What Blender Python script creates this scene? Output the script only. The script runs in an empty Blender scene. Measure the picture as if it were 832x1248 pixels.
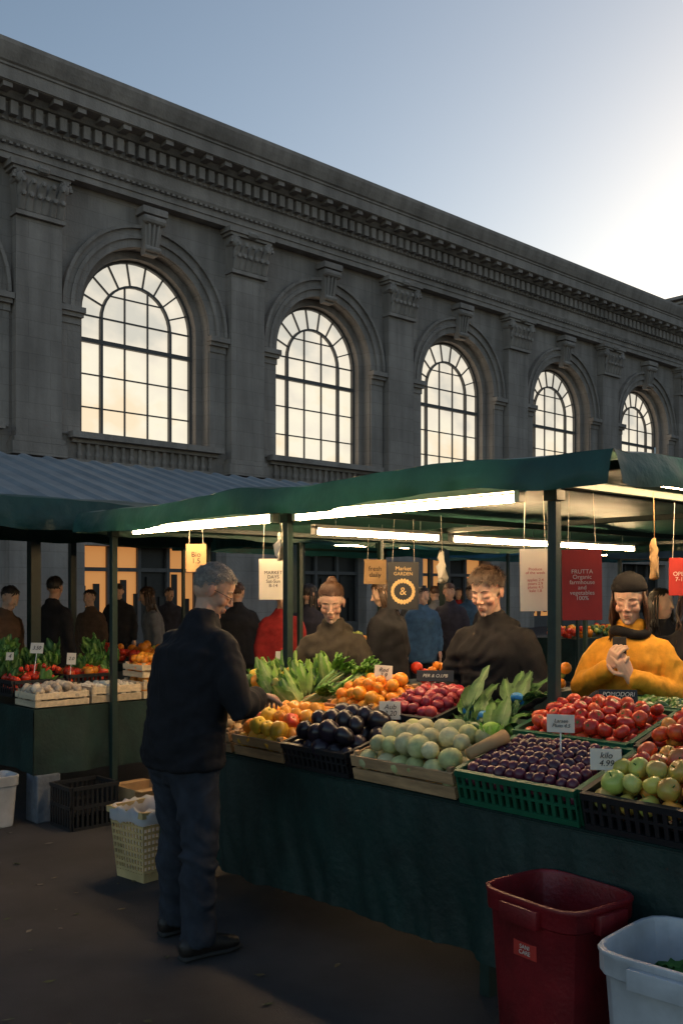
import bpy, math, random
import bmesh
from mathutils import Vector, Matrix, Euler, noise
R = random.Random(11)
scene = bpy.context.scene
scene.view_settings.view_transform = 'Standard'
scene.view_settings.look = 'None'
scene.view_settings.exposure = 0
V = Vector
CAMH = 1.65
def uvD(u, D):
    t = (u-416)/1175.0
    return D*(.6751+.7377*t), D*(.7377-.6751*t)

# ------------------------------------------------------------------ mesh builder
class MB:
    def __init__(s): s.v=[]; s.f=[]; s.m=[]; s.c=[]
    def add(s, verts, faces, mat=0, col=(1,1,1), M=None, cols=None):
        o=len(s.v)
        if M is not None: verts=[M@V(p) for p in verts]
        s.v.extend([tuple(p) for p in verts])
        s.f.extend([tuple(i+o for i in f) for f in faces])
        s.m.extend([mat]*len(faces))
        s.c.extend(cols if cols is not None else [col]*len(verts))
    def box(s, c, d, mat=0, M=None, col=(1,1,1), taper=1.0):
        x,y,z=c; a,b,h=d[0]/2,d[1]/2,d[2]/2
        vs=[(x+i*a*(taper if k<0 else 1),y+j*b*(taper if k<0 else 1),z+k*h) for k in(-1,1) for j in(-1,1) for i in(-1,1)]
        fs=[(0,2,3,1),(4,5,7,6),(0,1,5,4),(2,6,7,3),(0,4,6,2),(1,3,7,5)]
        s.add(vs,fs,mat,col,M)
    def loft(s, path, rad, n=10, mat=0, M=None, col=(1,1,1), ref=None, cap=0.5, cols=None):
        P=[V(p) for p in path]; rd=[(r,r) if not isinstance(r,tuple) else r for r in rad]
        T=[]
        for i in range(len(P)):
            a=P[max(0,i-1)]; b=P[min(len(P)-1,i+1)]; T.append((b-a).normalized())
        if cap>0:
            k=min(rd[0]); k2=min(rd[-1])
            pre=[(P[0]-T[0]*k*cap,0.35),(P[0]-T[0]*k*cap*.75,0.72)]
            post=[(P[-1]+T[-1]*k2*cap*.75,0.72),(P[-1]+T[-1]*k2*cap,0.35)]
            P=[q[0] for q in pre]+P+[q[0] for q in post]
            rd=[(rd[0][0]*q[1],rd[0][1]*q[1]) for q in pre]+rd+[(rd[-1][0]*q[1],rd[-1][1]*q[1]) for q in post]
            T=[T[0]]*2+T+[T[-1]]*2
        if ref is None:
            side=T[0].orthogonal().normalized()
        vs=[]
        for i,p in enumerate(P):
            t=T[i]
            if ref is not None: sd=(V(ref)-V(ref).dot(t)*t).normalized()
            else:
                side=(side-side.dot(t)*t)
                side=side.normalized() if side.length>1e-6 else t.orthogonal().normalized()
                sd=side
            fr=t.cross(sd)
            for k in range(n):
                a=2*math.pi*k/n
                vs.append(p+sd*rd[i][0]*math.cos(a)+fr*rd[i][1]*math.sin(a))
        fs=[]
        m=len(P)
        for i in range(m-1):
            for k in range(n):
                fs.append((i*n+k,i*n+(k+1)%n,(i+1)*n+(k+1)%n,(i+1)*n+k))
        fs.append(tuple(range(n-1,-1,-1))); fs.append(tuple(range((m-1)*n,m*n)))
        s.add(vs,fs,mat,col,M)
    def ell(s, c, r, mat=0, M=None, col=(1,1,1), nu=14, nv=10, f=None, keep=None):
        vs,fs=sph(nu,nv,f)
        vs=[(c[0]+p[0]*r[0],c[1]+p[1]*r[1],c[2]+p[2]*r[2]) for p in vs]
        s.add(vs,fs,mat,col,M)
    def obj(s, name, mats, parent=None, smooth=False, bevel=0, recalc=True, angle=None):
        me=bpy.data.meshes.new(name); me.from_pydata(s.v,[],s.f)
        for m in mats: me.materials.append(m)
        me.polygons.foreach_set('material_index',s.m)
        ca=me.color_attributes.new('Col','FLOAT_COLOR','POINT')
        fl=[]
        for c in s.c: fl.extend((c[0],c[1],c[2],1.0))
        ca.data.foreach_set('color',fl)
        if recalc:
            bm=bmesh.new(); bm.from_mesh(me); bmesh.ops.recalc_face_normals(bm,faces=bm.faces[:]); bm.to_mesh(me); bm.free()
        if smooth: me.polygons.foreach_set('use_smooth',[True]*len(me.polygons))
        me.update()
        ob=bpy.data.objects.new(name,me); scene.collection.objects.link(ob)
        if parent: ob.parent=parent
        if bevel:
            b=ob.modifiers.new('Bevel','BEVEL'); b.width=bevel; b.segments=2; b.limit_method='ANGLE'
        return ob
def sph(nu=14,nv=10,f=None):
    vs=[];fs=[]
    for i in range(nv+1):
        th=math.pi*i/nv
        th=min(max(th,.02),math.pi-.02)
        for k in range(nu):
            ph=2*math.pi*k/nu
            r,z=(math.sin(th),math.cos(th)) if f is None else f(th,ph)
            vs.append((r*math.cos(ph),r*math.sin(ph),z))
    for i in range(nv):
        for k in range(nu):
            fs.append((i*nu+k,(i+1)*nu+k,(i+1)*nu+(k+1)%nu,i*nu+(k+1)%nu))
    fs.append(tuple(range(nu))); fs.append(tuple(range((nv+1)*nu-1,nv*nu-1,-1)))
    return vs,fs
def empty(name, loc=(0,0,0), rz=0, M=None, sc=1):
    e=bpy.data.objects.new(name,None); scene.collection.objects.link(e)
    e.empty_display_size=.1
    if M is not None: e.matrix_world=M
    else:
        e.location=loc; e.rotation_euler=(0,0,rz); e.scale=(sc,sc,sc)
    return e

# ------------------------------------------------------------------ materials
def mat(name, base, rough=.7, amt=.15, ns=8, bump=0, bs=40, usecol=False, metal=0, spec=.5, stretch=None, coat=0, bdist=.01, sss=0, transl=0):
    m=bpy.data.materials.new(name); m.use_nodes=True; nt=m.node_tree; N=nt.nodes; L=nt.links
    b=N['Principled BSDF']; b.inputs['Roughness'].default_value=rough; b.inputs['Metallic'].default_value=metal
    b.inputs['Specular IOR Level'].default_value=spec
    if coat: b.inputs['Coat Weight'].default_value=coat; b.inputs['Coat Roughness'].default_value=.15
    if sss: b.inputs['Subsurface Weight'].default_value=sss; b.inputs['Subsurface Scale'].default_value=.012
    tc=N.new('ShaderNodeTexCoord'); src=tc.outputs['Object']
    if stretch:
        mp=N.new('ShaderNodeMapping'); mp.inputs['Scale'].default_value=stretch; L.new(src,mp.inputs[0]); src=mp.outputs[0]
    no=N.new('ShaderNodeTexNoise'); no.inputs['Scale'].default_value=ns; no.inputs['Detail'].default_value=4; no.inputs['Roughness'].default_value=.6
    L.new(src,no.inputs['Vector'])
    mr=N.new('ShaderNodeMapRange'); mr.inputs[1].default_value=.3; mr.inputs[2].default_value=.7; mr.inputs[3].default_value=1-amt; mr.inputs[4].default_value=1+amt
    L.new(no.outputs[0],mr.inputs[0])
    vm=N.new('ShaderNodeVectorMath'); vm.operation='SCALE'; vm.inputs[0].default_value=base[:3]
    if usecol:
        at=N.new('ShaderNodeAttribute'); at.attribute_name='Col'
        mu=N.new('ShaderNodeVectorMath'); mu.operation='MULTIPLY'; mu.inputs[0].default_value=base[:3]
        L.new(at.outputs['Color'],mu.inputs[1]); L.new(mu.outputs[0],vm.inputs[0])
    L.new(mr.outputs[0],vm.inputs['Scale']); L.new(vm.outputs[0],b.inputs['Base Color'])
    if bump:
        n2=N.new('ShaderNodeTexNoise'); n2.inputs['Scale'].default_value=bs; n2.inputs['Detail'].default_value=3; L.new(src,n2.inputs['Vector'])
        bp=N.new('ShaderNodeBump'); bp.inputs['Strength'].default_value=bump; bp.inputs['Distance'].default_value=bdist
        L.new(n2.outputs[0],bp.inputs['Height']); L.new(bp.outputs[0],b.inputs['Normal'])
    if transl:
        tr=N.new('ShaderNodeBsdfTranslucent'); mx=N.new('ShaderNodeMixShader'); mx.inputs[0].default_value=transl
        L.new(vm.outputs[0],tr.inputs[0]); L.new(b.outputs[0],mx.inputs[1]); L.new(tr.outputs[0],mx.inputs[2])
        L.new(mx.outputs[0],N['Material Output'].inputs[0])
    return m
def emit(name,col,st):
    m=bpy.data.materials.new(name); m.use_nodes=True; b=m.node_tree.nodes['Principled BSDF']
    b.inputs['Base Color'].default_value=(*col,1); b.inputs['Emission Color'].default_value=(*col,1); b.inputs['Emission Strength'].default_value=st
    return m

def stone_mat(name, base=(.38,.318,.272), course=True):
    m=bpy.data.materials.new(name); m.use_nodes=True; nt=m.node_tree; N=nt.nodes; L=nt.links
    b=N['Principled BSDF']; b.inputs['Roughness'].default_value=.9; b.inputs['Specular IOR Level'].default_value=.2
    g=N.new('ShaderNodeNewGeometry'); sx=N.new('ShaderNodeSeparateXYZ'); L.new(g.outputs['Position'],sx.inputs[0])
    cb=N.new('ShaderNodeCombineXYZ'); L.new(sx.outputs[0],cb.inputs[0]); L.new(sx.outputs[2],cb.inputs[1])
    br=N.new('ShaderNodeTexBrick'); br.inputs['Scale'].default_value=1; br.inputs['Brick Width'].default_value=1.3; br.inputs['Row Height'].default_value=.46
    br.inputs['Mortar Size'].default_value=.012; br.inputs['Mortar Smooth'].default_value=.3
    br.inputs['Color1'].default_value=(1.04,1.04,1.04,1); br.inputs['Color2'].default_value=(.93,.93,.93,1); br.inputs['Mortar'].default_value=(.8,.8,.8,1)
    L.new(cb.outputs[0],br.inputs['Vector'])
    n1=N.new('ShaderNodeTexNoise'); n1.inputs['Scale'].default_value=.5; n1.inputs['Detail'].default_value=4; n1.inputs['Roughness'].default_value=.65; L.new(g.outputs['Position'],n1.inputs['Vector'])
    mp=N.new('ShaderNodeMapping'); mp.inputs['Scale'].default_value=(2.2,2.2,.22); L.new(g.outputs['Position'],mp.inputs[0])
    n2=N.new('ShaderNodeTexNoise'); n2.inputs['Scale'].default_value=1.2; n2.inputs['Detail'].default_value=4; L.new(mp.outputs[0],n2.inputs['Vector'])
    mr1=N.new('ShaderNodeMapRange'); mr1.inputs[1].default_value=.3; mr1.inputs[2].default_value=.7; mr1.inputs[3].default_value=.8; mr1.inputs[4].default_value=1.15; L.new(n1.outputs[0],mr1.inputs[0])
    mr2=N.new('ShaderNodeMapRange'); mr2.inputs[1].default_value=.35; mr2.inputs[2].default_value=.6; mr2.inputs[3].default_value=.8; mr2.inputs[4].default_value=1.05; L.new(n2.outputs[0],mr2.inputs[0])
    mm=N.new('ShaderNodeMath'); mm.operation='MULTIPLY'; L.new(mr1.outputs[0],mm.inputs[0]); L.new(mr2.outputs[0],mm.inputs[1])
    v1=N.new('ShaderNodeVectorMath'); v1.operation='MULTIPLY'; v1.inputs[0].default_value=base
    if course: L.new(br.outputs['Color'],v1.inputs[1])
    else: v1.inputs[1].default_value=(1,1,1)
    v2=N.new('ShaderNodeVectorMath'); v2.operation='SCALE'; L.new(v1.outputs[0],v2.inputs[0]); L.new(mm.outputs[0],v2.inputs['Scale']); L.new(v2.outputs[0],b.inputs['Base Color'])
    n3=N.new('ShaderNodeTexNoise'); n3.inputs['Scale'].default_value=14; n3.inputs['Detail'].default_value=4; L.new(g.outputs['Position'],n3.inputs['Vector'])
    bp=N.new('ShaderNodeBump'); bp.inputs['Strength'].default_value=.5; bp.inputs['Distance'].default_value=.03; L.new(n3.outputs[0],bp.inputs['Height']); L.new(bp.outputs[0],b.inputs['Normal'])
    return m

STONE=stone_mat('stone'); STONE2=stone_mat('carved_stone',(.38,.318,.272),False)
ASPH=mat('asphalt',(.032,.030,.031),.85,.5,1.2,.8,160,bdist=.006)
GREEN=mat('tarp_green',(.014,.066,.052),.5,.35,3,.5,18,bdist=.01,transl=.10)
CLOTH=mat('cloth_green',(.005,.024,.02),.6,.4,4,.4,30)
METALG=mat('painted_steel',(.012,.03,.025),.45,.2,20)
WOOD=mat('crate_wood',(.36,.22,.11),.75,.35,9,.4,60,stretch=(4,.6,4),bdist=.003,usecol=True)
PLGREEN=mat('plastic_green',(.01,.10,.05),.4,.2,8)
PLBLACK=mat('plastic_black',(.014,.014,.016),.45,.1,8)
PAPER=mat('paper',(.78,.72,.62),.8,.06,6,transl=.2)
INK=mat('ink',(.02,.02,.02),.8,0,5)
RED=mat('red_card',(.45,.03,.02),.6,.15,6)
GOLDP=mat('gold_paint',(.75,.5,.2),.5,.1,20)
KRAFT=mat('kraft',(.42,.26,.12),.8,.15,10)
WHITEH=mat('white_housing',(.75,.75,.73),.5,.05,6)
TUBE=emit('tube_light',(1.0,.66,.34),95)

mb=MB(); mb.add([(-400,-400,0),(600,-400,0),(600,600,0),(-400,600,0)],[(0,1,2,3)])
mb.obj('ground',[ASPH])

# ------------------------------------------------------------------ market hall
B=26.0; S=7.3; X0=15.67; ZA=9.93; HW=2.25; SILL=6.2
hall=empty('market_hall')
XL=X0-S/2-S*5; NB=13; XR=XL+S*NB
mb=MB()
def arc(cx,r,n=20): return [(cx-r*math.cos(math.pi*i/n), ZA+r*math.sin(math.pi*i/n)) for i in range(n+1)]
DOORH=3.0; DW=2.1
for i in range(NB):
    xa=XL+i*S; xb=xa+S; cx=xa+S/2
    top=13.7; mid=5.2
    def q(x0,z0,x1,z1,y=B): mb.add([(x0,y,z0),(x1,y,z0),(x1,y,z1),(x0,y,z1)],[(0,1,2,3)])
    q(xa,0,cx-DW,mid); q(cx+DW,0,xb,mid); q(cx-DW,DOORH,cx+DW,mid)
    q(xa,mid,xb,SILL)
    q(xa,SILL,cx-HW,ZA); q(cx+HW,SILL,xb,ZA)
    pts=arc(cx,HW)
    q(xa,ZA,cx-HW,top); q(cx+HW,ZA,xb,top)
    for a,b in zip(pts[:-1],pts[1:]):
        mb.add([(a[0],B,a[1]),(b[0],B,b[1]),(b[0],B,top),(a[0],B,top)],[(0,1,2,3)])
    for (r,y0,y1) in ((HW,B,B+.35),(2.02,B+.35,B+.8)):
        o=[(cx-r,SILL)]+arc(cx,r)+[(cx+r,SILL)]
        for a,b in zip(o[:-1],o[1:]):
            mb.add([(a[0],y0,a[1]),(b[0],y0,b[1]),(b[0],y1,b[1]),(a[0],y1,a[1])],[(0,1,2,3)])
        mb.add([(cx-r,y0,SILL),(cx+r,y0,SILL),(cx+r,y1,SILL),(cx-r,y1,SILL)],[(0,1,2,3)])
    o1=[(cx-HW,SILL)]+arc(cx,HW)+[(cx+HW,SILL)]; o2=[(cx-2.02,SILL)]+arc(cx,2.02)+[(cx+2.02,SILL)]
    for k in range(len(o1)-1):
        mb.add([(o1[k][0],B+.35,o1[k][1]),(o1[k+1][0],B+.35,o1[k+1][1]),(o2[k+1][0],B+.35,o2[k+1][1]),(o2[k][0],B+.35,o2[k][1])],[(0,1,2,3)])
    for x in (cx-DW,cx+DW): mb.add([(x,B,0),(x,B+.6,0),(x,B+.6,DOORH),(x,B,DOORH)],[(0,1,2,3)])
    mb.add([(cx-DW,B,DOORH),(cx+DW,B,DOORH),(cx+DW,B+.6,DOORH),(cx-DW,B+.6,DOORH)],[(0,1,2,3)])
for x in (XL,XR): mb.add([(x,B,0),(x,B+22,0),(x,B+22,16.2),(x,B,16.2)],[(0,1,2,3)])
mb.add([(XL,B+22,0),(XR,B+22,0),(XR,B+22,16.2),(XL,B+22,16.2)],[(0,1,2,3)])
mb.add([(XL,B-.2,16.2),(XR,B-.2,16.2),(XR,B+22,16.2),(XL,B+22,16.2)],[(0,1,2,3)])
mb.obj('walls',[STONE],hall,recalc=False)
mb=MB(); cap=MB()
for i in range(NB):
    cx=XL+i*S+S/2
    for (r0,r1,p) in ((2.26,2.50,.07),(2.50,2.62,.15),(2.62,2.80,.10),(2.80,2.90,.2)):
        n=28
        for k in range(n):
            a0=math.pi*k/n; a1=math.pi*(k+1)/n
            vs=[]
            for y in (B-p,B+.01):
                for (r,a) in ((r0,a0),(r1,a0),(r1,a1),(r0,a1)):
                    vs.append((cx-r*math.cos(a),y,ZA+r*math.sin(a)))
            mb.add(vs,[(0,1,2,3),(1,5,6,2),(0,4,7,3)])
    for s_ in (-1,1):
        mb.box((cx+s_*2.58,B-.05,ZA-.42),(.64,.10,.0+.20))
        mb.box((cx+s_*2.58,B-.10,ZA-.26),(.70,.20,.12))
        mb.box((cx+s_*2.58,B-.14,ZA-.12),(.76,.28,.16))
        mb.box((cx+s_*2.58,B-.03,(SILL+ZA-.52)/2),(.60,.06,ZA-.52-SILL))
    vs=[(cx-.22,B-.25,11.95),(cx+.22,B-.25,11.95),(cx+.34,B-.42,13.1),(cx-.34,B-.42,13.1),(cx-.22,B,11.95),(cx+.22,B,11.95),(cx+.34,B,13.1),(cx-.34,B,13.1)]
    cap.add(vs,[(0,1,2,3),(0,4,5,1),(1,5,6,2),(3,2,6,7),(0,3,7,4)])
    cap.box((cx,B-.24,13.22),(.86,.54,.2)); 
    cap.loft([(cx-.33,B-.42,12.95),(cx+.33,B-.42,12.95)],[.13,.13],10)
    cap.loft([(cx-.24,B-.33,12.1),(cx+.24,B-.33,12.1)],[.09,.09],10)
    for dx in(-.14,0,.14): cap.loft([(cx+dx*.8,B-.3,12.15),(cx+dx*1.2,B-.42,12.85)],[.04,.05],6)
    mb.box((cx,B-.14,SILL-.02),(5.3,.46,.18)); mb.box((cx,B-.06,SILL-.17),(5.1,.2,.12))
    mb.box((cx,B-.04,5.43),(5.0,.16,.14))
    for k in range(17):
        x=cx-2.3+k*4.6/16
        cap.loft([(x,B-.05,5.5),(x,B-.05,5.62),(x,B-.05,5.75),(x,B-.05,5.85),(x,B-.05,5.98)],[.05,.085,.05,.06,.07],8,cap=0)
mb.box(((XL+XR)/2,B-.11,5.22),(XR-XL,.3,.2)); mb.box(((XL+XR)/2,B-.06,5.04),(XR-XL,.16,.14))
for i in range(NB+1):
    x=XL+i*S
    mb.box((x,B-.14,8.75),(1.36,.34,6.6)); mb.box((x,B-.17,5.62),(1.62,.46,.35)); mb.box((x,B-.17,5.87),(1.5,.42,.13))
    mb.box((x,B-.12,2.5),(1.7,.3,4.9))
    cap.box((x,B-.2,12.12),(1.46,.46,.12))
    cap.box((x,B-.17,12.7),(1.5,.5,1.1),taper=.88)
    cap.box((x,B-.24,13.42),(1.86,.68,.16)); cap.box((x,B-.22,13.3),(1.7,.6,.1))
    for s_ in (-1,1):
        cx=x+s_*.66
        for k in range(14):
            a=k*.55; r=.2*(1-k/17); 
            px=cx+s_*r*math.cos(a)*.9; pz=13.03+r*math.sin(a)
            cap.box((px,B-.5,pz),(.09,.14,.09))
        cap.loft([(cx,B-.52,13.03),(cx,B-.1,13.03)],[.16,.12],12)
    for row,(z,h,n) in enumerate(((12.2,.42,6),(12.55,.45,5))):
        for k in range(n):
            lx=x-.58+1.16*(k+.0)/(n-1)
            cap.loft([(lx,B-.42,z),(lx,B-.47,z+h*.5),(lx,B-.52-.04*row,z+h*.85),(lx,B-.62,z+h),(lx,B-.62,z+h-.08)],[(.11,.03),(.13,.05),(.11,.05),(.08,.05),(.04,.04)],6,ref=(1,0,0))
    cap.loft([(x-.12,B-.55,13.38),(x+.12,B-.55,13.38)],[.12,.12],8)
mb.obj('pilasters_and_archivolts',[STONE],hall)
prof=[(.0,13.5),(.36,13.5),(.36,13.68),(.40,13.68),(.40,13.88),(.48,13.94),(.52,14.02),(.52,14.08),(.34,14.08),(.34,14.5),(.40,14.54),(.44,14.62),(.44,15.02),(.62,15.06),(.70,15.16),(.72,15.22),(1.06,15.26),(1.06,15.28),(1.10,15.28),(1.10,15.62),(1.14,15.64),(1.14,15.7),(1.2,15.74),(1.3,15.95),(1.36,16.12),(1.36,16.24),(0,16.3)]
cor=MB(); vs=[];fs=[]
for x in (XL-1,XR+1):
    for p,z in prof: vs.append((x,B-p,z))
n=len(prof)
for k in range(n-1): fs.append((k,k+1,n+k+1,n+k))
fs.append(tuple(range(n))); cor.add(vs,fs)
x=XL
while x<XR:
    cor.box((x,B-.53,14.82),(.21,.2,.36)); x+=.36
x=XL
while x<XR:
    cor.box((x,B-.85,15.19),(.26,.36,.13)); x+=.72
x=XL
while x<XR:
    cor.box((x,B-.40,14.565),(.1,.09,.07)); cor.box((x,B-.47,13.9),(.1,.07,.06)); x+=.2
cor.obj('cornice',[STONE2],hall)
cap.obj('capitals_and_keystones',[STONE2],hall)
FR=mat('window_frame',(.11,.10,.092),.6,.15,6)
fr=MB(); gl=MB()
GY=B+.72
def bar(x0,z0,x1,z1,w,y=GY-.06,d=.09):
    a=V((x0,0,z0)); b=V((x1,0,z1)); t=(b-a).normalized(); s_=V((-t.z,0,t.x))*w/2
    vs=[]
    for yy in (y-d/2,y+d/2):
        for p in (a-s_,a+s_,b+s_,b-s_): vs.append((p.x,yy,p.z))
    fr.add(vs,[(0,1,2,3),(4,5,6,7),(0,1,5,4),(2,3,7,6),(1,2,6,5),(0,3,7,4)])
for i in range(NB):
    cx=XL+i*S+S/2; r=1.99
    o=[(cx-r,SILL)]+arc(cx,r,24)+[(cx+r,SILL)]
    gl.add([(p[0],GY,p[1]) for p in o],[tuple(range(len(o)))])
    for a,b in zip(o[:-1],o[1:]): bar(a[0],a[1],b[0],b[1],.11,d=.14)
    bar(cx-r,SILL+.08,cx+r,SILL+.08,.14,d=.14)
    TZ=9.22
    bar(cx-r,TZ,cx+r,TZ,.13,d=.16)
    ri=1.22
    for s_ in(-1,1):
        bar(cx+s_*ri,SILL,cx+s_*ri,ZA,.085,d=.13)
        bar(cx+s_*ri/3,SILL,cx+s_*ri/3,ZA+math.sqrt(ri*ri-(ri/3)**2),.042,d=.06)
    ii=arc(cx,ri,18)
    for a,b in zip(ii[:-1],ii[1:]): bar(a[0],a[1],b[0],b[1],.07,d=.12)
    for k in range(1,9):
        a=math.pi*k/9
        bar(cx-ri*math.cos(a),ZA+ri*math.sin(a),cx-r*math.cos(a),ZA+r*math.sin(a),.045,d=.06)
    for z in (7.2,8.2): bar(cx-r,z,cx+r,z,.042,y=GY-.055,d=.05)
    bar(cx-r,ZA+.05,cx+r,ZA+.05,.05,y=GY-.055,d=.05); bar(cx-.95,ZA+.78,cx+.95,ZA+.78,.04,y=GY-.055,d=.05)
fr.obj('window_frames',[FR],hall)
m=bpy.data.materials.new('lit_window_glass'); m.use_nodes=True; nt=m.node_tree; N=nt.nodes; L=nt.links
b=N['Principled BSDF']; b.inputs['Base Color'].default_value=(.1,.1,.1,1); b.inputs['Roughness'].default_value=.08
g=N.new('ShaderNodeNewGeometry'); mp=N.new('ShaderNodeMapping'); mp.inputs['Scale'].default_value=(.6,.6,.8); L.new(g.outputs['Position'],mp.inputs[0])
no=N.new('ShaderNodeTexNoise'); no.inputs['Scale'].default_value=.9; no.inputs['Detail'].default_value=4; L.new(mp.outputs[0],no.inputs['Vector'])
sx=N.new('ShaderNodeSeparateXYZ'); L.new(g.outputs['Position'],sx.inputs[0])
mr=N.new('ShaderNodeMapRange'); mr.inputs[1].default_value=6.2; mr.inputs[2].default_value=12; mr.inputs[3].default_value=-.14; mr.inputs[4].default_value=.28; L.new(sx.outputs[2],mr.inputs[0])
ad=N.new('ShaderNodeMath'); L.new(no.outputs[0],ad.inputs[0]); L.new(mr.outputs[0],ad.inputs[1])
cr=N.new('ShaderNodeValToRGB'); e=cr.color_ramp.elements
e[0].position=.3; e[0].color=(1,.80,.54,1); e[1].position=.78; e[1].color=(.68,.64,.54,1)
k=cr.color_ramp.elements.new(.45); k.color=(1,.91,.70,1); k=cr.color_ramp.elements.new(.6); k.color=(.93,.83,.66,1)
L.new(ad.outputs[0],cr.inputs[0]); L.new(cr.outputs[0],b.inputs['Emission Color']); b.inputs['Emission Strength'].default_value=.98
gl.obj('window_glass',[m],hall,recalc=False)
WARM=emit('warm_interior',(1,.42,.12),.42)
DARKI=mat('dark_interior',(.02,.018,.015),.5)
d=MB()
for i in range(NB):
    cx=XL+i*S+S/2; lit = 1 if i in (5,7,8) else 0
    y=B+.6
    for k in range(4):
        x0=cx-DW+k*DW/2; 
        d.add([(x0,y,0),(x0+DW/2,y,0),(x0+DW/2,y,DOORH),(x0,y,DOORH)],[(0,1,2,3)],1 if (lit and k!=2) else 2)
        d.box((x0,y-.08,DOORH/2),(.12,.12,DOORH),0)
    d.box((cx+DW,y-.08,DOORH/2),(.12,.12,DOORH),0); d.box((cx,y-.08,2.3),(4.2,.1,.12),0); d.box((cx,y-.1,.25),(4.2,.1,.5),0)
    for k in range(9): d.box((cx-1.9+k*.46,y-.05,1.2+.3*math.sin(k*3)),(.2,.06,1.2+.3*math.sin(k*3)),2)
d.obj('doors',[FR,WARM,DARKI],hall)
mb=MB(); mb.box((60,B+4.6,16.9),(22,10,1.2)); mb.box((60,B+4.6,17.55),(22.6,10.6,.16)); mb.box((60,B+4.6,17.3),(22.3,10.3,.1)); mb.obj('attic_block',[STONE],hall)
# unseen building, added to keep the low sun off the square
e=empty('sun_blocker_building'); mb=MB(); wn=MB()
mb.box((86,0,12),(26,50,24)); mb.box((85.8,0,24.3),(27.4,51,.6)); mb.box((72.85,0,5),(.3,50,.4))
for fl in range(6):
    for k_ in range(16):
        yy=-23+k_*3.06; zz=2.2+fl*3.7
        wn.box((72.97,yy,zz),(.1,1.3,2.0),0); mb.box((72.9,yy,zz-1.1),(.3,1.6,.14)); mb.box((72.92,yy,zz+1.1),(.2,1.6,.16))
mb.obj('walls',[STONE],e); wn.obj('windows',[mat('dark_glass',(.03,.035,.045),.1)],e)

# ------------------------------------------------------------------ canopies
def canopy(name,x0,x1,y0,y1,ze,zr,drop,mat_,seed=0,posts=(),bars=True,tubes=(),nx=36,ny=36,wob=.012):
    e=empty(name)
    mb=MB(); vs=[];fs=[]
    def ztop(x,y):
        u=(x-x0)/(x1-x0); v=(y-y0)/(y1-y0)
        h=min(1,min(u,1-u)*3.2,min(v,1-v)*3.2); h=h**.8 if h>0 else 0
        return ze+(zr-ze)*h+ .03*noise.noise(V((x*1.3+seed,y*1.3,0)))+.012*noise.noise(V((x*4+seed,y*4,0)))-.03*abs(math.sin(v*math.pi*3))*h
    for i in range(nx+1):
        for j in range(ny+1):
            x=x0+(x1-x0)*i/nx; y=y0+(y1-y0)*j/ny
            vs.append((x,y,ztop(x,y)))
    for i in range(nx):
        for j in range(ny):
            a=i*(ny+1)+j; fs.append((a,a+1,a+ny+2,a+ny+1))
    mb.add(vs,fs)
    def val(pa,pb,nrm,n):
        pa=V(pa);pb=V(pb);nr=V(nrm); vs=[];fs=[]
        rows=8
        for k in range(n+1):
            p=pa.lerp(pb,k/n); zt=ztop(p.x,p.y)
            w=noise.noise(V((p.x*4+seed,p.y*4,3)))
            for r_ in range(rows+1):
                f=r_/rows
                out=math.sin(f*math.pi*.6)*.035+wob*w*f*2.5+.014*noise.noise(V((p.x*11,p.y*11,f*2)))*(.3+f)
                zz=zt-f*(drop+.03*noise.noise(V((p.x*1.6,p.y*1.6,seed+9))))
                vs.append((p.x+nr.x*out,p.y+nr.y*out,zz))
        for k in range(n):
            for r_ in range(rows):
                a=k*(rows+1)+r_; fs.append((a,a+1,a+rows+2,a+rows+1))
        mb.add(vs,fs)
    val((x0,y0,0),(x0,y1,0),(-1,0,0),ny*3); val((x1,y0,0),(x1,y1,0),(1,0,0),ny*2)
    val((x0,y0,0),(x1,y0,0),(0,-1,0),nx*3); val((x0,y1,0),(x1,y1,0),(0,1,0),nx*2)
    mb.obj('tarp',[mat_],e,smooth=True)
    fm=MB()
    for (px,py) in posts:
        fm.box((px,py,(ze-.03)/2),(.045,.045,ze-.03)); fm.box((px,py,.01),(.14,.14,.02)); fm.box((px,py,ze-.16),(.07,.07,.05))
    if bars:
        xs=sorted(set(p[0] for p in posts)); ys=sorted(set(p[1] for p in posts))
        for x in xs: fm.box((x,(y0+y1)/2,ze-.055),(.04,y1-y0-.1,.04))
        for y in ys: fm.box(((x0+x1)/2,y,ze-.10),(x1-x0-.1,.04,.04))
    if fm.v: fm.obj('frame',[METALG],e,bevel=.004)
    if tubes:
        hs=MB(); tb=MB()
        for (a,b_) in tubes:
            a=V(a);b_=V(b_); t=(b_-a).normalized(); c=(a+b_)/2; Ln=(b_-a).length
            M=Matrix.Translation(c)@t.to_track_quat('X','Z').to_matrix().to_4x4()
            hs.box((0,0,.045),(Ln+.06,.05,.03),0,M)
            for s_ in(-1,1): hs.box((s_*(Ln/2+.015),0,.015),(.03,.05,.07),0,M)
            tb.loft([a,b_],[.018,.018],8,cap=0)
            for s_ in (-.35,.35):
                p=c+t*Ln*s_; hs.loft([p+V((0,0,.05)),p+V((0,0,.16))],[.004,.004],5,cap=0)
        hs.obj('lamp_housings',[WHITEH],e,bevel=.003); tb.obj('fluorescent_tubes',[TUBE],e,smooth=True)
    return e
ZT=2.075
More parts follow.
